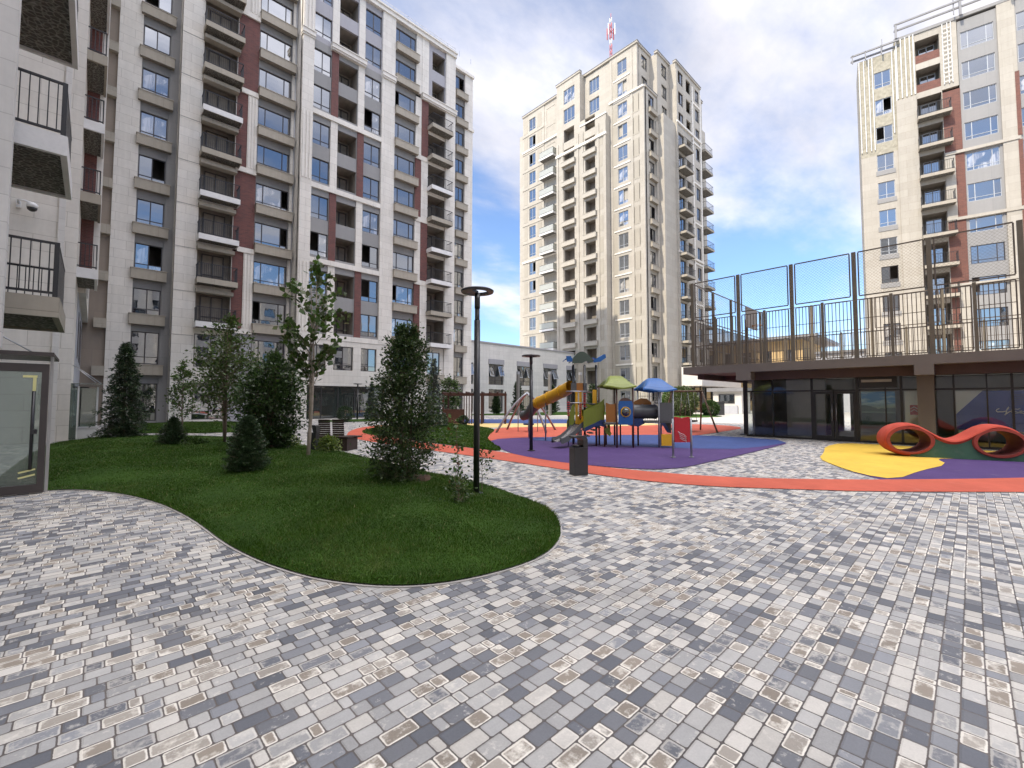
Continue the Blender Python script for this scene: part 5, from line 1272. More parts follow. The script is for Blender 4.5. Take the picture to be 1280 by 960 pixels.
# ------------------------------------------------------------------ lamps, bins, bench
def lamp(name, label, loc, H, pr, hr, group, hz=R(200)):
    t = thing(name, label, 'street lamp', loc, 0, group)
    m = MB(); m.tube([(0, 0, 0), (0, 0, H * .86)], pr, 16); m.tube([(0, 0, H * .86), (0, 0, H * .87), (0, 0, H * .92)], [pr * .8, pr * .8, pr * .8], 16); m.tube([(0, 0, H * .92), (0, 0, H * .995)], pr * .92, 16); obj('pole', m, BLACKM, t)
    m = MB(); m.tube([(0, 0, 0), (0, 0, .02)], pr * 2.2, 16); obj('base_plate', m, BLACKM, t)
    m = MB(); K = 40; ri, ro, h = hr * .66, hr, .045
    off = hr * .0
    cx, cy = math.cos(hz) * off, math.sin(hz) * off
    for i in range(K):
        a0, a1 = 2 * math.pi * i / K, 2 * math.pi * (i + 1) / K
        P = lambda a, r, z: (cx + math.cos(a) * r, cy + math.sin(a) * r, H + z)
        m.quad(P(a0, ri, 0), P(a1, ri, 0), P(a1, ro * .97, 0), P(a0, ro * .97, 0)); m.quad(P(a0, ro * .97, 0), P(a1, ro * .97, 0), P(a1, ro, h * .6), P(a0, ro, h * .6), 0, True)
        m.quad(P(a0, ro, h * .6), P(a1, ro, h * .6), P(a1, ro * .9, h), P(a0, ro * .9, h), 0, True); m.quad(P(a0, ro * .9, h), P(a1, ro * .9, h), P(a1, ri, h), P(a0, ri, h)); m.quad(P(a0, ri, 0), P(a1, ri, 0), P(a1, ri, h), P(a0, ri, h), 0, True)
    obj('ring_head', m, BLACKM, t)
    m = MB(); d = Vector((math.cos(hz), math.sin(hz), 0)); s_ = Vector((-d.y, d.x, 0)) * pr * .9
    for sg in (0, 1):
        pass
    e = d * ri * 1.03; p0 = Vector((0, 0, H - .03)); w2 = s_ * 2.6
    pts = [p0 - s_, p0 + s_, p0 + e + w2 + Vector((0, 0, .04)), p0 + e - w2 + Vector((0, 0, .04))]; up_ = Vector((0, 0, .045))
    lo = [tuple(p) for p in pts]; hi = [tuple(p + up_) for p in pts]
    m.poly(lo); m.poly(hi)
    for i in range(4): j = (i + 1) % 4; m.quad(lo[i], lo[j], hi[j], hi[i])
    obj('arm', m, BLACKM, t); return t
lamp('street_lamp', 'black ring-head street lamp standing in the near lawn, tallest in the picture', (4.57, 5.62, .08), 3.31, .05, .275, 'ring-head street lamps', R(165))
lamp('street_lamp', 'black ring-head street lamp standing on the purple rubber by the slides', (10.09, 9.68, .02), 2.98, .055, .30, 'ring-head street lamps')
lamp('street_lamp', 'distant black lamp on the narrow lawn before the storefront glass', (15.2, 33.6, .02), 2.85, .06, .34, 'ring-head street lamps')
def rot(rz): return Matrix.Rotation(rz, 4, 'Z')
CR = R(-43.7)   # bearing of the picture's horizontal
tb = thing('litter_bin', 'black hooded litter bin on the pavers beside the orange rubber path', 'litter bin', (7.66, 5.93, 0), CR + R(20))
m = MB(); m.box(-.16, .16, -.13, .13, .0, .60); m.box(-.165, .165, -.135, .135, .57, .6); obj('body', m, plain('bin_grey', (.035, .035, .038), .4, .2, metal=.3), tb, bevel=.006)
m = MB(); m.prism([(-.165, .80), (-.165, .83), (-.06, .845), (.08, .84), (.13, .815), (.155, .76), (.155, .60), (.05, .60), (.05, .74), (.0, .79)], -.13, .13, 'y'); obj('hood', m, MATS['bin_grey'], tb)
m = MB(); m.tube([(-.05, 0, .6), (-.05, 0, .64)], .09, 16); obj('liner', m, BLACKM, tb)
tb2 = thing('litter_bin', 'dark litter bin beside the bench behind the slender maple', 'litter bin', (4.93, 13.95, 0), CR)
m = MB(); m.box(-.13, .13, -.13, .13, .0, .62); obj('body', m, MATS['bin_grey'], tb2, bevel=.006)
m = MB(); m.prism([(-.14, .80), (-.14, .83), (.08, .84), (.13, .815), (.15, .6), (.05, .6), (.0, .79)], -.12, .12, 'y'); obj('hood', m, MATS['bin_grey'], tb2)
tb3 = thing('litter_bin', 'small dark litter bin on the pale plaza in front of the kiosk', 'litter bin', (50.8, 19.6, 0), CR)
m = MB(); m.box(-.42, .42, -.4, .4, 0, 1.35); obj('body', m, MATS['bin_grey'], tb3, bevel=.02)
m = MB(); m.box(-.46, .46, -.44, .44, 1.35, 1.5); obj('hood', m, BLACKM, tb3)
# bench: two boxes joined, slatted back
bn = thing('bench', 'dark slatted wooden bench with high back on the pavers behind the lawn', 'bench', (5.75, 14.75, 0), CR - R(12))
m = MB()
for k in range(9):
    z = .36 + k * .068; m.box(-.42, -.0, .0 - .02 * k * .3, .03 - .02 * k * .3, z, z + .058); m.box(.03, .45, .10 - .02 * k * .3, .13 - .02 * k * .3, z, z + .058)
obj('backrest', m, WOODB, bn)
m = MB()
for k in range(5): m.box(-.42, .98, -.52 + k * .1, -.44 + k * .1, .40, .44)
m.box(.45, 1.0, -.05, .3, .38, .43); obj('seat', m, WOODB, bn)
for x0, x1 in ((-.44, -.12), (.30, .95)):
    m = MB(); m.box(x0, x1, -.5, .1, 0, .38); obj('leg', m, WOODB, bn)

# ------------------------------------------------------------------ pergola
pg = thing('pergola', 'dark red wooden pergola with slatted side behind the small lawn', 'pergola', (19.7, 24.3, 0), CR)
m = MB(); m.box(-2.25, 2.15, -1.3, -1.15, 1.93, 2.1); m.box(-2.25, 2.15, 1.15, 1.3, 1.93, 2.1)
for x in np.linspace(-2.2, 2.05, 9): m.box(x, x + .07, -1.4, 1.4, 2.1, 2.2)
for x in (-2.2, -.25, 2.05): m.box(x, x + .12, -1.15, 1.15, 1.95, 2.08)
obj('roof_beams', m, WOODD, pg)
for x, y in ((-2.2, -1.28), (-2.2, 1.16), (2.02, -1.28), (2.02, 1.16), (.42, -1.28)):
    m = MB(); m.box(x, x + .12, y, y + .12, 0, 1.95); obj('post', m, WOODD, pg)
m = MB()
for x in np.linspace(-.75, .3, 7): m.box(x, x + .06, -1.26, -1.18, 0, 1.93)
for y in np.linspace(-1.0, 1.1, 9): m.box(.42, .5, y, y + .07, 0, 1.93)
obj('slat_screen', m, WOODD, pg)
m = MB(); m.box(-2.15, -.75, -1.25, -1.15, .05, 1.0); m.box(-2.15, -2.05, -1.15, 1.1, .05, 1.0); obj('side_panel', m, WOODD, pg)
m = MB(); m.box(-2.0, -.8, -.9, -.5, .4, .46); obj('seat', m, WOODD, pg)

# ------------------------------------------------------------------ playset; local x = picture right, y = away
PS = thing('playset', 'large playground set with slides, tunnel and green and blue roofs on purple rubber', 'playset', (13.15, 8.62, 0), CR)
K = .0277
DEP = 0.0
def px(x): return ((x - 640) * (1 + DEP / 15.3) - 130) * K
def pz(y): return 1.6 + (500.6 - y) * K * (1 + DEP / 15.3)
def q3(x, y, v): return (((x - 640) * (1 + y / 15.3) - 130) * K, y, 1.6 + (500.6 - v) * K * (1 + y / 15.3))
def part(name, mb, mats, par=None): return obj(name, mb, mats, par or PS)
def post(x, y, z1, r=.032, mat=P_BR): m = MB(); m.tube([(x, y, 0), (x, y, z1)], r, 8); return part('post', m, mat)
# tower 1
DEP = .9
tc_ = (px(733), .9)
for a in range(6):
    an = R(60 * a + 20); post(tc_[0] + .48 * math.cos(an), tc_[1] + .48 * math.sin(an), pz(456 - 2 * math.sin(an)), .036, BLACKM)
m = MB()
def petal(x0, x1, y0, y1, f, mat):
    n1 = 12; t = .04
    for i in range(n1):
        a, b = i / n1, (i + 1) / n1; xa, xb = x0 + (x1 - x0) * a, x0 + (x1 - x0) * b; za, zb_ = f(a), f(b)
        m.quad((xa, y0, za), (xb, y0, zb_), (xb, y1, zb_), (xa, y1, za), mat, True); m.quad((xa, y0, za + t), (xb, y0, zb_ + t), (xb, y1, zb_ + t), (xa, y1, za + t), mat, True)
        m.quad((xa, y0, za), (xb, y0, zb_), (xb, y0, zb_ + t), (xa, y0, za + t), mat); m.quad((xa, y1, za), (xb, y1, zb_), (xb, y1, zb_ + t), (xa, y1, za + t), mat)
    for x, a in ((x0, 0), (x1, 1)): m.quad((x, y0, f(a)), (x, y1, f(a)), (x, y1, f(a) + t), (x, y0, f(a) + t), mat)
petal(px(715), px(740), .45, 1.35, lambda a: pz(453) + .33 * math.sin(math.pi * a) ** .8, 0)
petal(px(738), px(757), .5, 1.3, lambda a: pz(452) + .06 * math.sin(a * 9) + .17 * a, 1)
petal(px(707), px(717), .5, 1.3, lambda a: pz(451) + .08 * math.sin(a * 3.1), 1)
m.prism([(px(715), pz(455)), (px(717), pz(447)), (px(724), pz(441.5)), (px(731), pz(441.5)), (px(737), pz(446)), (px(742), pz(452)), (px(739), pz(454)), (px(733), pz(452)), (px(727), pz(455))], .4, .44, 'y', 0)
m.prism([(px(708), pz(446)), (px(714), pz(446)), (px(716), pz(453)), (px(709), pz(453))], .42, .46, 'y', 1)
m.prism([(px(740), pz(451)), (px(747), pz(448)), (px(756), pz(444)), (px(757), pz(448)), (px(750), pz(453)), (px(742), pz(454))], .42, .46, 'y', 1)
part('roof', m, [P_DG, P_B])
DEP = .45
for x0, x1, mt in ((716, 723, P_GR), (723, 731, P_O), (731, 736, P_GR), (743, 748, P_Y)):
    m = MB(); m.box(px(x0), px(x1), .44, .48, pz(490), pz(478.5)) if mt is not P_Y else m.box(px(x0), px(x1), .44, .48, pz(504), pz(487)); part('panel', m, mt)
m = MB(); m.tube([(px(733) + .46 * math.cos(a), .9 + .46 * math.sin(a), pz(505)) for a in np.linspace(0, 6.283, 13)], .03, 6); m.tube([(px(733), .9, pz(505) - .03), (px(733), .9, pz(505) + .01)], .48, 6); m.tube([(px(733), .9, pz(489) - .03), (px(733), .9, pz(489))], .48, 6); part('platform', m, P_GR)
m = MB(); m.box(px(721), px(724), .38, .42, pz(527), pz(489)); m.box(px(726), px(729), .38, .42, pz(527), pz(489)); m.box(px(721), px(731), .37, .43, pz(530), pz(520)); part('climbing_panel', m, P_Y)
DEP = .25
# red climbing stacks with grey bars
for x, z0, z1 in ((712.5, 560, 500), (727.5, 525, 503), (733, 510, 489)):
    m = MB(); xx = px(x); zz0, zz1 = pz(z0), pz(z1); m.tube([(xx, .25, zz0), (xx, .25, zz1)], .018, 6, 1)
    zk = max(zz0, zz1 - .55)
    while zk < zz1 - .04:
        m.tube([(xx, .25, zk), (xx, .25, zk + .035)], .05, 8, 0); zk += .075
    part('climbing_stack', m, [P_R, BLACKM])
m = MB()
for z in (489, 503.5): m.tube([(px(710), .25, pz(z)), (px(737), .25, pz(z))], .02, 6)
for x in (712, 728, 736): m.tube([(px(x), .25, pz(489)), (px(x), .7, pz(489))], .02, 6); 
part('handrail', m, STEEL)
DEP = 0.0
# tube slide, yellow section then grey
m = MB(); ax = [q3(716, .95, 483), q3(706, 1.4, 488.5), q3(692, 2.0, 495.5), q3(678, 2.7, 502), q3(673, 3.0, 504.5)]
m.tube(ax, .235, 20, cap=False)
for i in range(1, 11):
    t = i / 11 * (len(ax) - 1); k = int(t); p = Vector(ax[k]).lerp(Vector(ax[min(k + 1, len(ax) - 1)]), t - k); d = (Vector(ax[min(k + 1, len(ax) - 1)]) - Vector(ax[k])).normalized()
    if i % 3 == 0: m.tube([p - d * .02, p + d * .02], .255, 20)
part('tube_slide', m, P_Y)
m = MB(); m.tube([q3(673, 3.0, 504.5), q3(668, 3.3, 509), q3(664, 3.5, 515), q3(660, 3.7, 519), q3(655, 3.9, 520)], [.235, .235, .22, .2, .2], 20, cap=False); part('tube_slide_end', m, P_GR)
m = MB(); m.tube([(px(668), 3.5, 0), (px(668), 3.5, .9)], .03, 6); m.tube([(px(690), 2.2, 0), (px(690), 2.2, 1.5)], .03, 6); part('support', m, GALV)
# dark slide in front
m = MB(); sl = [q3(727, .35, 530), q3(722, .15, 534), q3(714, -.1, 543), q3(707, -.32, 549), q3(700, -.5, 552), q3(697, -.6, 552)]
rt_s = Vector((.55, -.83, 0)) * .22
for i in range(len(sl) - 1):
    a, b = Vector(sl[i]), Vector(sl[i+1])
    cs = [(-1, .13), (-.85, .03), (-.4, 0), (.4, 0), (.85, .03), (1, .13)]
    for c0, c1_ in zip(cs, cs[1:]):
        P = lambda p, c: tuple(p + rt_s * c[0] + Vector((0, 0, c[1])))
        m.quad(P(a, c0), P(b, c0), P(b, c1_), P(a, c1_), 1 if abs(c0[0]) < .9 and abs(c1_[0]) < .9 else 0, True)
    for c in (cs[0], cs[-1]):
        m.quad(P(a, c), P(b, c), tuple(b + rt_s * c[0] * 1.15 + Vector((0, 0, -.05))), tuple(a + rt_s * c[0] * 1.15 + Vector((0, 0, -.05))), 0, True)
m.box(px(725), px(729), -.1, .3, 0, .6, 0); part('slide', m, [P_GR, plain('slide_grey', (.16, .15, .15), .25, .15)])
# green stair sides and blue under-curve
m = MB(); m.prism([(px(712), pz(540)), (px(712), pz(528)), (px(719), pz(506)), (px(722), pz(505)), (px(722), pz(528))], .3, .34, 'y'); part('side_panel', m, P_G)
m = MB(); m.prism([(px(731), pz(513)), (px(757), pz(502)), (px(757), pz(525)), (px(731), pz(535))], -.1, -.06, 'y')
m.prism([(px(750), pz(505)), (px(757), pz(498)), (px(757), pz(503))], -.1, -.06, 'y')
for x in range(735, 757, 4): m.box(px(x), px(x) + .015, -.105, -.1, pz(533 - (x - 731) * .4), pz(512 - (x - 731) * .42)) 
part('side_panel', m, P_G)
m = MB(); m.prism([(px(731), pz(513)), (px(757), pz(502)), (px(757), pz(525)), (px(731), pz(535))], .5, .54, 'y'); m.prism([(px(735), pz(505)), (px(738), pz(504)), (px(744), pz(507)), (px(740), pz(510))], .3, .34, 'y'); part('side_panel', m, P_G)
m = MB(); m.prism([(px(732), pz(539)), (px(733), pz(534)), (px(744), pz(529)), (px(753), pz(524.5)), (px(757), pz(525)), (px(758), pz(534)), (px(752), pz(532)), (px(745), pz(533)), (px(738), pz(537))], -.13, .5, 'y'); part('under_panel', m, P_BD)
for k in range(5):
    m = MB(); x = px(734 + 4.5 * k); m.box(x, x + .14, -.06, .5, .35 + .1 * k, .39 + .1 * k); part('stair_tread', m, P_GR)
# green-roofed tower
def gable(x0, x1, ytop, yeave, yd0, yd1, mat, name='roof'):
    """moulded hip canopy: ridge along x, eaves curling down at front and back"""
    m = MB(); nu, nv = 16, 16; zt_, ze = pz(ytop), pz(yeave); ym, hd = (yd0 + yd1) / 2, (yd1 - yd0) / 2; sh = (px(x1) - px(x0)) * .16
    def P(u, v, off):
        a = max(0, 1 - abs(v) ** 1.5); xl, xr = px(x0) + sh * a, px(x1) - sh * a; x = xl + (xr - xl) * u
        e = 1 - abs(2 * u - 1) ** 5
        z = ze + (zt_ - ze) * (a ** .8) * (.25 + .75 * e) + .035 * math.sin(u * 6.283 * 1.0 + 1.0) * (1 - a)
        return (x, ym + hd * v, z - off)
    for i in range(nu):
        for j in range(nv):
            u0, u1 = i / nu, (i + 1) / nu; v0, v1 = -1 + 2 * j / nv, -1 + 2 * (j + 1) / nv
            for off in (0, .05): m.quad(P(u0, v0, off), P(u1, v0, off), P(u1, v1, off), P(u0, v1, off), 0, True)
            if j == 0: m.quad(P(u0, -1, 0), P(u1, -1, 0), P(u1, -1, .05), P(u0, -1, .05))
            if j == nv - 1: m.quad(P(u0, 1, 0), P(u1, 1, 0), P(u1, 1, .05), P(u0, 1, .05))
            if i == 0: m.quad(P(0, v0, 0), P(0, v1, 0), P(0, v1, .05), P(0, v0, .05))
            if i == nu - 1: m.quad(P(1, v0, 0), P(1, v1, 0), P(1, v1, .05), P(1, v0, .05))
    part(name, m, mat)
Mroof = P_G
gable(752.5, 793, 469, 483.5, -.55, .75, P_G)
for x, y in ((770, -.38), (790, -.38), (755, .55), (775, .55)): post(px(x), y, pz(483), .033, P_BR)
m = MB(); m.prism([(px(757), pz(527)), (px(757), pz(503)), (px(762), pz(505)), (px(767), pz(505)), (px(770), pz(503)), (px(770), pz(527))], -.36, -.32, 'y'); part('panel', m, P_O)
m = MB(); x0, x1, z0, z1 = px(771.5), px(789.5), pz(530), pz(501); c = (px(780.5), pz(514.5)); Kn = 24
for i in range(Kn):
    a0, a1 = 2 * math.pi * i / Kn, 2 * math.pi * (i + 1) / Kn
    def bd(a):
        ca, sa = math.cos(a), math.sin(a); t = min((x1 - c[0]) / abs(ca) if abs(ca) > 1e-6 else 9, (z1 - c[1]) / sa if sa > 1e-6 else ((c[1] - z0) / -sa if sa < -1e-6 else 9)); return (c[0] + ca * t, -.42, c[1] + sa * t)
    m.quad((c[0] + .15 * math.cos(a0), -.42, c[1] + .15 * math.sin(a0)), (c[0] + .15 * math.cos(a1), -.42, c[1] + .15 * math.sin(a1)), bd(a1), bd(a0))
bp = part('porthole_panel', m, P_B)
m = MB(); m.tube([(c[0] + .155 * math.cos(a), -.43, c[1] + .155 * math.sin(a)) for a in np.linspace(0, 6.283, 25)], .02, 6, cap=False); obj('ring', m, P_Y, bp)
m = MB()
for i in range(5):
    t0, t1 = i / 5 * math.pi / 2, (i + 1) / 5 * math.pi / 2
    for j in range(16):
        a0, a1 = 2 * math.pi * j / 16, 2 * math.pi * (j + 1) / 16
        P = lambda t, a: (c[0] + .145 * math.sin(t) * math.cos(a), -.43 - .08 * math.cos(t), c[1] + .145 * math.sin(t) * math.sin(a)); m.quad(P(t0, a0), P(t1, a0), P(t1, a1), P(t0, a1), 0, True)
obj('bubble', m, SHOPG, bp)
m = MB(); m.prism([(px(773), pz(501)), (px(776), pz(498)), (px(782), pz(497)), (px(788), pz(500)), (px(789), pz(501))], -.40, -.37, 'y'); part('arch_panel', m, P_BR)
m = MB(); m.box(px(755), px(791), -.38, .6, pz(530), pz(528)); part('platform', m, P_GR)
for x, y in ((748, .1), (757, -.1), (764, .55), (783, .6), (796, .3), (803, .3)): post(px(x), y, pz(528), .028, P_BR)
m = MB(); m.prism([(px(756), pz(536)), (px(760), pz(534)), (px(765), pz(541)), (px(763), pz(545)), (px(758), pz(541))], -.2, -.16, 'y'); m.tube([(px(762), -.18, pz(540)), (px(762), -.1, pz(530))], .05, 8); part('bubble_panel', m, P_G)
# tunnel
m = MB(); m.tube([(px(789), .1, pz(514.5)), (px(824), .1, pz(514.5))], .245, 24, cap=False)
for x in (790, 806, 821): m.tube([(px(x), .1, pz(514.5)), (px(x) + .05, .1, pz(514.5))], .262, 24, cap=False)
part('tunnel', m, P_GR)
m = MB(); m.prism([(px(790), pz(523)), (px(805), pz(523)), (px(808), pz(529)), (px(800), pz(533)), (px(790), pz(532))], -.05, .3, 'y'); part('under_panel', m, P_BD)
# blue-roofed tower
gable(801, 843, 472, 487, -.5, .8, P_B)
for x, y in ((806, .6), (822, -.34), (839.5, -.34), (836, .6)): post(px(x), y, pz(486), .033, GALV)
m = MB(); m.box(px(823), px(838.5), -.36, -.32, pz(526), pz(503)); part('panel', m, P_GR)
m = MB(); m.prism([(px(795), pz(506)), (px(800), pz(501)), (px(808), pz(497.5)), (px(815), pz(498)), (px(821), pz(503)), (px(821), pz(507))], .35, .39, 'y'); part('arch_panel', m, P_O)
m = MB(); m.box(px(806), px(840), -.34, .65, pz(528), pz(526)); part('platform', m, P_GR)
m = MB()
for i in range(9):
    x = px(810 + i * 3); m.tube([(x, .65, pz(526)), (x, .65, pz(490))], .008, 4)
for z in (495, 502, 510, 518): m.tube([(px(808), .65, pz(z)), (px(838), .65, pz(z))], .008, 4)
part('rope_net', m, CONCL)
m = MB(); m.box(px(824), px(838), -.42, -.36, pz(555.5), pz(541.5)); part('panel', m, P_Y)
m = MB(); m.prism([(px(832), pz(528)), (px(840), pz(528)), (px(840), pz(541))], -.1, .3, 'y'); part('under_panel', m, BLACKM)
for k in range(3):
    m = MB(); m.box(px(841), px(846), -.1 + k * .1, .2 + k * .1, pz(545 - k * 8), pz(543 - k * 8)); part('stair_tread', m, P_GR)
# free-standing red play panel
rp = thing('play_panel', 'red play panel with white squiggles between two grey posts on purple rubber', 'play panel', (12.0, 5.64, .02), CR + R(5))
for x in (-.28, .25):
    m = MB(); m.tube([(x, 0, 0), (x, 0, 1.08)], .03, 8); m.tube([(x, 0, 0), (x, 0, .015)], .07, 8); obj('post', m, GALV, rp)
m = MB(); m.prism([(-.24, .42), (.21, .42), (.21, 1.12), (.15, 1.13), (-.02, 1.09), (-.18, 1.13), (-.24, 1.12)], -.02, .02, 'y')
for k in range(4): m.tube([(-.14 + .02 * k, -.024, .72 - k * .06), (-.06 + .02 * k, -.024, .66 - k * .06), (.02 + .02 * k, -.024, .64 - k * .06), (.1, -.024, .56 - k * .05)], .006, 4, 1)
obj('panel', m, [P_R, P_W], rp)

# arched climber left of the tube slide
ac = thing('arch_climber', 'silver arched climbing frame with seats left of the yellow tube slide', 'climbing frame', (16.1, 15.6, 0), CR)
m = MB()
def arch(a, top, b, bow=.25, r=.055):
    a, top, b = Vector(a), Vector(top), Vector(b); pts = []
    for p, q in ((a, top), (top, b)):
        for i in range(9):
            t = i / 8; v = p.lerp(q, t); v += Vector((0, 0, 1)) * math.sin(math.pi * t) * bow; pts.append(v)
    m.tube(pts, r, 8)
arch((-1.65, -.56, 0), (-.1, -.1, 2.0), (.84, -.51, 0), .22); arch((-1.13, 1.84, 0), (-.1, -.1, 2.0), (1.5, 1.6, 0), .22)
obj('arch', m, GALV, ac)
m = MB(); m.tube([(-.55, .2, 0), (-.55, .2, .95), (-.45, .2, 1.05), (.35, .2, 1.05), (.45, .2, .95), (.45, .2, 0)], .02, 8); obj('bar', m, GALV, ac)
m = MB(); m.tube([(0, .3, .35), (0, .3, .43)], .28, 16); m.tube([(0, .3, 0), (0, .3, .36)], .04, 8); m.tube([(.0, .3, .43), (0, .3, .8)], .02, 6); obj('seat', m, P_BD, ac)
# swing far right
sw = thing('swing', 'A-frame basket swing with wooden coloured legs between the playset and the deck', 'swing', (22.8, 10.2, 0), CR)
m = MB()
for sx_, x in ((-1, -1.0), (1, .55)):
    for dy in (-1.0, 1.0): m.tube([(x, 0, 2.1), (x + .32 * sx_, dy, 0)], .045, 8)
m.tube([(-1.1, 0, 2.1), (.65, 0, 2.1)], .045, 8); obj('frame', m, BARK, sw)
m = MB(); m.tube([(.45 * math.cos(a) - .2, .45 * math.sin(a), .55) for a in np.linspace(0, 6.283, 17)], .04, 6, cap=False); m.tube([(-.2, 0, .5), (-.2, 0, .52)], .42, 12); obj('seat', m, BLACKM, sw)
m = MB()
for a in (0, 1.57, 3.14, 4.71): m.tube([(.45 * math.cos(a) - .2, .45 * math.sin(a), .55), (-.2 + (.3 if a in (0,) else -.3 if a == 3.14 else 0), 0, 2.08)], .012, 4)
obj('rope', m, GALV, sw)
# tall light columns by the low wing
for i, (x, y) in enumerate(((33.0, 33.6), (35.4, 31.2), (38.6, 29.6))):
    t = thing('light_column', ['slim tall grey column left of the arch climber, before the annexe', 'slim tall grey column between two annexe windows, behind the tube slide', 'slim tall grey column nearest the playset tower, before the annexe'][i], 'light column', (x, y, 0), 0, 'light columns in front of the annexe')
    m = MB(); m.box(-.13, .13, -.13, .13, 0, 4.4); obj('shaft', m, plain('column_grey%d' % i, (.15, .14, .13), .5, .1) if i == 0 else MATS['column_grey0'], t)
    m = MB(); m.box(-.135, .135, -.135, .135, 4.4, 4.7); obj('lamp_head', m, GALV, t)
# ------------------------------------------------------------------ planting
conifer('fir_tree', 'dense dark conical fir at the left end of the lawn by the glass vestibule', 'fir tree', (.9, 22.6, .05), 3.75, 1.0, 190, 150, L_FIR, 11, .085, .1, droop=.22, power=.62)
conifer('juniper', 'small dark conical juniper alone on the left part of the lawn', 'juniper', (1.9, 17.6, .12), .92, .46, 110, 110, L_JUN, 12, .05, .02, tight=True, power=.75)
conifer('juniper', 'bluish upright juniper cone in front of the dense round bush', 'juniper', (2.25, 9.95, .14), 1.12, .40, 150, 190, L_JUN, 13, .04, .02, tight=True, power=.55)
P1 = lambda t: .82 * (math.sin(math.pi * min(1, .18 + t * .82)) ** .6)
broadleaf('evergreen_bush', 'dense dark round-topped bush left of the slender maple', 'bush', (3.85, 14.4, .08), 2.8, .25, lambda t: .85 * math.sqrt(max(.05, 1 - (t * 1.05 - .5) ** 2 * 2.6)), 190, 55, .105, [L_DARK, L_MID], .05, seed=21, stems=4, elong=1.9, up=.5, spread=.5, part='foliage')
broadleaf('evergreen_bush', 'tall conical evergreen bush in the middle of the lawn with light showing through its base', 'bush', (4.12, 7.1, .12), 2.78, .12, lambda t: .70 * (1 - t) ** .55 * (1 - .25 * math.exp(-((t - .08) / .06) ** 2)) + .05, 290, 60, .058, [L_DARK, L_OLIVE], .03, seed=22, stems=4, elong=1.8, up=.7, spread=.42, part='foliage', mi_p=.22)
broadleaf('young_tree', 'airy young tree with small light leaves left of the dense bush', 'tree', (3.25, 17.3, .1), 4.25, 1.0, lambda t: .95 * math.sqrt(max(.05, 1 - (t - .42) ** 2 * 3.2)), 95, 34, .12, [L_OLIVE, L_MID], .045, BARK, seed=23, stems=2, elong=1.7, up=.8, spread=.5, mi_p=.4)
broadleaf('young_tree', 'thin pale-trunked sapling with pale foliage in front of the left block', 'tree', (4.1, 22.0, .1), 4.4, 1.5, lambda t: .75 * math.sqrt(max(.05, 1 - (t - .4) ** 2 * 3.2)), 60, 26, .13, [L_LIGHT, L_OLIVE], .045, BARKL, seed=24, elong=1.7, up=.8, spread=.5, mi_p=.4)
broadleaf('young_tree', 'slim leafy sapling by the left block wall beside the dark window strip', 'tree', (3.3, 27.4, .1), 3.4, .8, lambda t: .85 * (1 - t) ** .5, 60, 26, .13, [L_MID, L_OLIVE], .04, BARK, seed=25, elong=1.7, up=.8, spread=.5, mi_p=.4)
broadleaf('maple_tree', 'slender forked young maple with bare lower trunk at the middle of the lawn edge', 'maple tree', (4.05, 11.75, .1), 5.0, 2.2, lambda t: .15 + .62 * math.sin(math.pi * min(1, t * .93 + .02)) ** .8, 46, 19, .15, [L_MID, L_OLIVE], .05, BARKL, seed=26, stems=2, lean=(.12, -.14), elong=1.2, up=1.3, spread=.24, mi_p=.35)
# shoots round the near lamp
broadleaf('shrub_shoot', 'thin upright leafy shoot left of the near lamp pole', 'shrub', (4.1, 5.55, .12), 1.2, .25, lambda t: .07, 26, 7, .07, [L_MID, L_RED], .01, seed=27, elong=1.5, up=.4, spread=.6, part='foliage', mi_p=.12)
broadleaf('shrub_shoot', 'small leafy shoot right of the near lamp pole', 'shrub', (4.72, 5.66, .08), .66, .3, lambda t: .13, 16, 9, .05, [L_DARK, L_MID], .008, seed=28, elong=1.5, up=.6, spread=.6, part='foliage')
broadleaf('shrub_shoot', 'sparse low shoot in the grass below the near lamp', 'shrub', (3.75, 5.0, .14), .42, .03, lambda t: .14, 22, 8, .05, [L_DARK, L_OLIVE], .008, seed=29, elong=1.6, up=.6, spread=.6, part='foliage')
lowb = [((5.1, 13.2), .36, .42, L_YEL, 'low yellow-green shrub at the lawn edge beside the bench'), ((4.72, 15.6), .34, .40, L_YEL, 'low yellow-green shrub at the foot of the dense round bush'), ((2.45, 17.3), .42, .25, L_MID, 'tiny shrub beside the small conical juniper')]
for i, ((x, y), r, h, mt, lb) in enumerate(lowb):
    broadleaf('low_shrub', lb, 'shrub', (x, y, .08), h, .02, lambda t, r=r: r * math.sqrt(max(.1, 1 - t * t)), 60, 24, .06, [mt, L_MID], .012, seed=30 + i, stems=3, elong=1.5, up=.5, spread=.6, part='foliage', mi_p=.3)
def ball(name, label, loc, r, m, seed, n_=2600, leaf=.05, cat='topiary bush', sq=1.0):
    rng = np.random.default_rng(seed); t = thing(name, label, cat, loc)
    d = rng.normal(size=(n_, 3)); d /= np.linalg.norm(d, axis=1, keepdims=True); rad = r * rng.uniform(.35, 1.04, n_) ** .35
    P = d * rad[:, None]; P[:, 2] = P[:, 2] * sq + r * sq; b = MB(); b.tube([(0, 0, -.02), (0, 0, r)], .03, 6); obj('trunk', b, BARK, t)
    link('foliage', leaf_mesh('foliage', P, d + rng.normal(0, .4, (n_, 3)), leaf, m, rng, 1.6), t); return t
ball('topiary_bush', 'round clipped bush left end of the middle lawn behind the evergreen bush', (14.0, 20.3, .12), .36, L_FIR, 41)
ball('topiary_bush', 'round clipped bush in front of the pergola side panel', (16.2, 21.2, .1), .30, L_FIR, 42)
ball('topiary_bush', 'round clipped bush before the storefront glass', (13.5, 31.9, .05), .55, L_FIR, 43, 2200, .08)
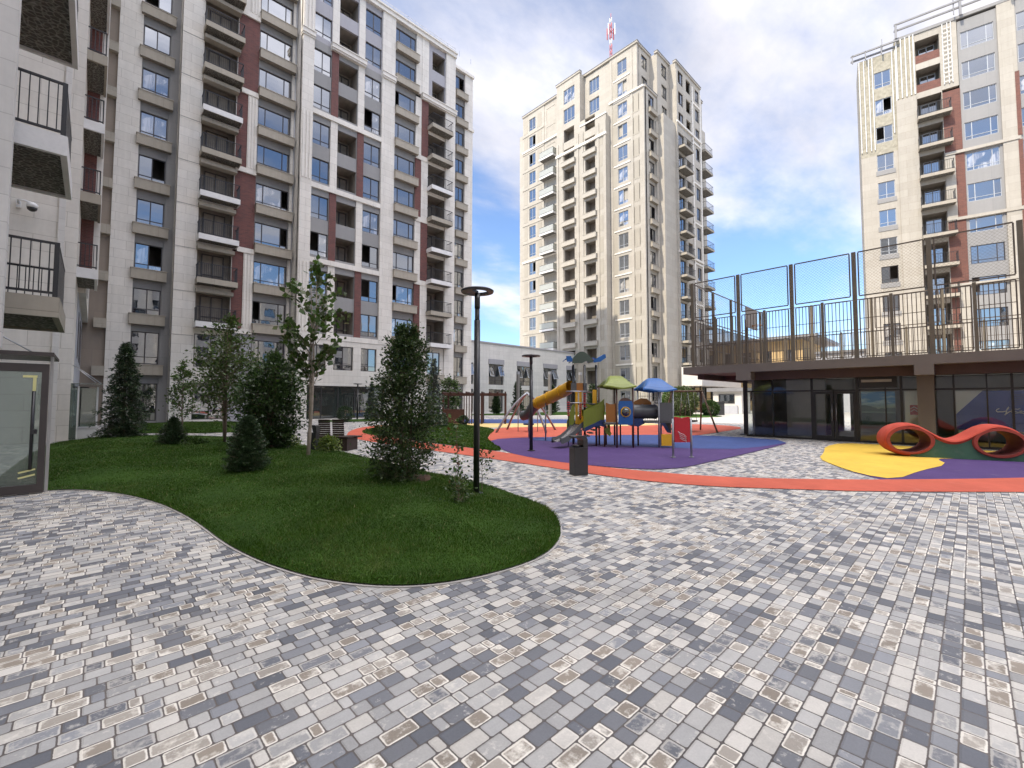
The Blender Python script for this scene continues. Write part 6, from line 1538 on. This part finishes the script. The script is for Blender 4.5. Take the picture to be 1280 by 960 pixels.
ball('topiary_bush', 'dark shrubby bush under the swing by the tower entrance', (42.5, 20.0, .0), 1.5, L_OLIVE, 44, 5000, .18)
ball('topiary_bush', 'leafy bush with reddish base left of the tower entrance portal', (46.0, 22.3, .0), 1.5, L_MID, 45, 5000, .18)
ball('topiary_bush', 'low dark bush on the side lawn right of the swing legs', (45.5, 18.4, .0), .8, L_DARK, 46, 3000, .15)
conifer('spruce_tree', 'grey-green spruce standing on the strip lawn before the storefront glass', 'spruce tree', (15.9, 32.6, .05), 2.9, .75, 110, 60, L_BLUE, 51, .13, .15, droop=.3)
conifer('spruce_tree', 'grey-green spruce rising behind the conical evergreen bush', 'spruce tree', (14.2, 21.4, .1), 3.9, .95, 150, 80, L_BLUE, 52, .11, .15, droop=.3)
for i, (x, y, h, r, lb) in enumerate(((33.9, 34.6, 3.6, .7, 'dark slim thuja left of the arch climber, before the annexe'), (36.9, 32.2, 3.2, .8, 'dark thuja below the yellow tube slide, before the annexe'), (40.8, 29.6, 3.4, .7, 'dark slim thuja behind the tall playset tower'), (32.0, 36.0, 2.2, .5, 'small thuja before the annexe wall by the pergola post'))):
    conifer('thuja', lb, 'thuja', (x, y, .05), h, r, 90, 60, L_FIR, 60 + i, .16, .1, tight=True, power=.45)
broadleaf('young_tree', 'leafy young tree behind the pergola', 'tree', (22.2, 31.0, .05), 3.6, .6, lambda t: .9 * math.sqrt(max(.05, 1 - (t - .45) ** 2 * 3.2)), 70, 30, .2, [L_MID, L_OLIVE], .05, BARK, seed=71, up=.8, spread=.5, mi_p=.4)
# bare soil round the stems
sheet('soil', [(4.12 + .55 * math.cos(a) * (1 + .2 * math.sin(3 * a)), 7.05 + .5 * math.sin(a), .193) for a in np.linspace(0, 6.1, 14)] and [(4.12 + .5 * math.cos(a) * (1 + .2 * math.sin(3 * a)), 7.02 + .42 * math.sin(a)) for a in np.linspace(0, 6.0, 14)], .196, SOIL, smooth=1)
bpy.context.view_layer.update()
sc.cycles.max_bounces = 6; sc.cycles.transparent_max_bounces = 12; sc.cycles.diffuse_bounces = 3
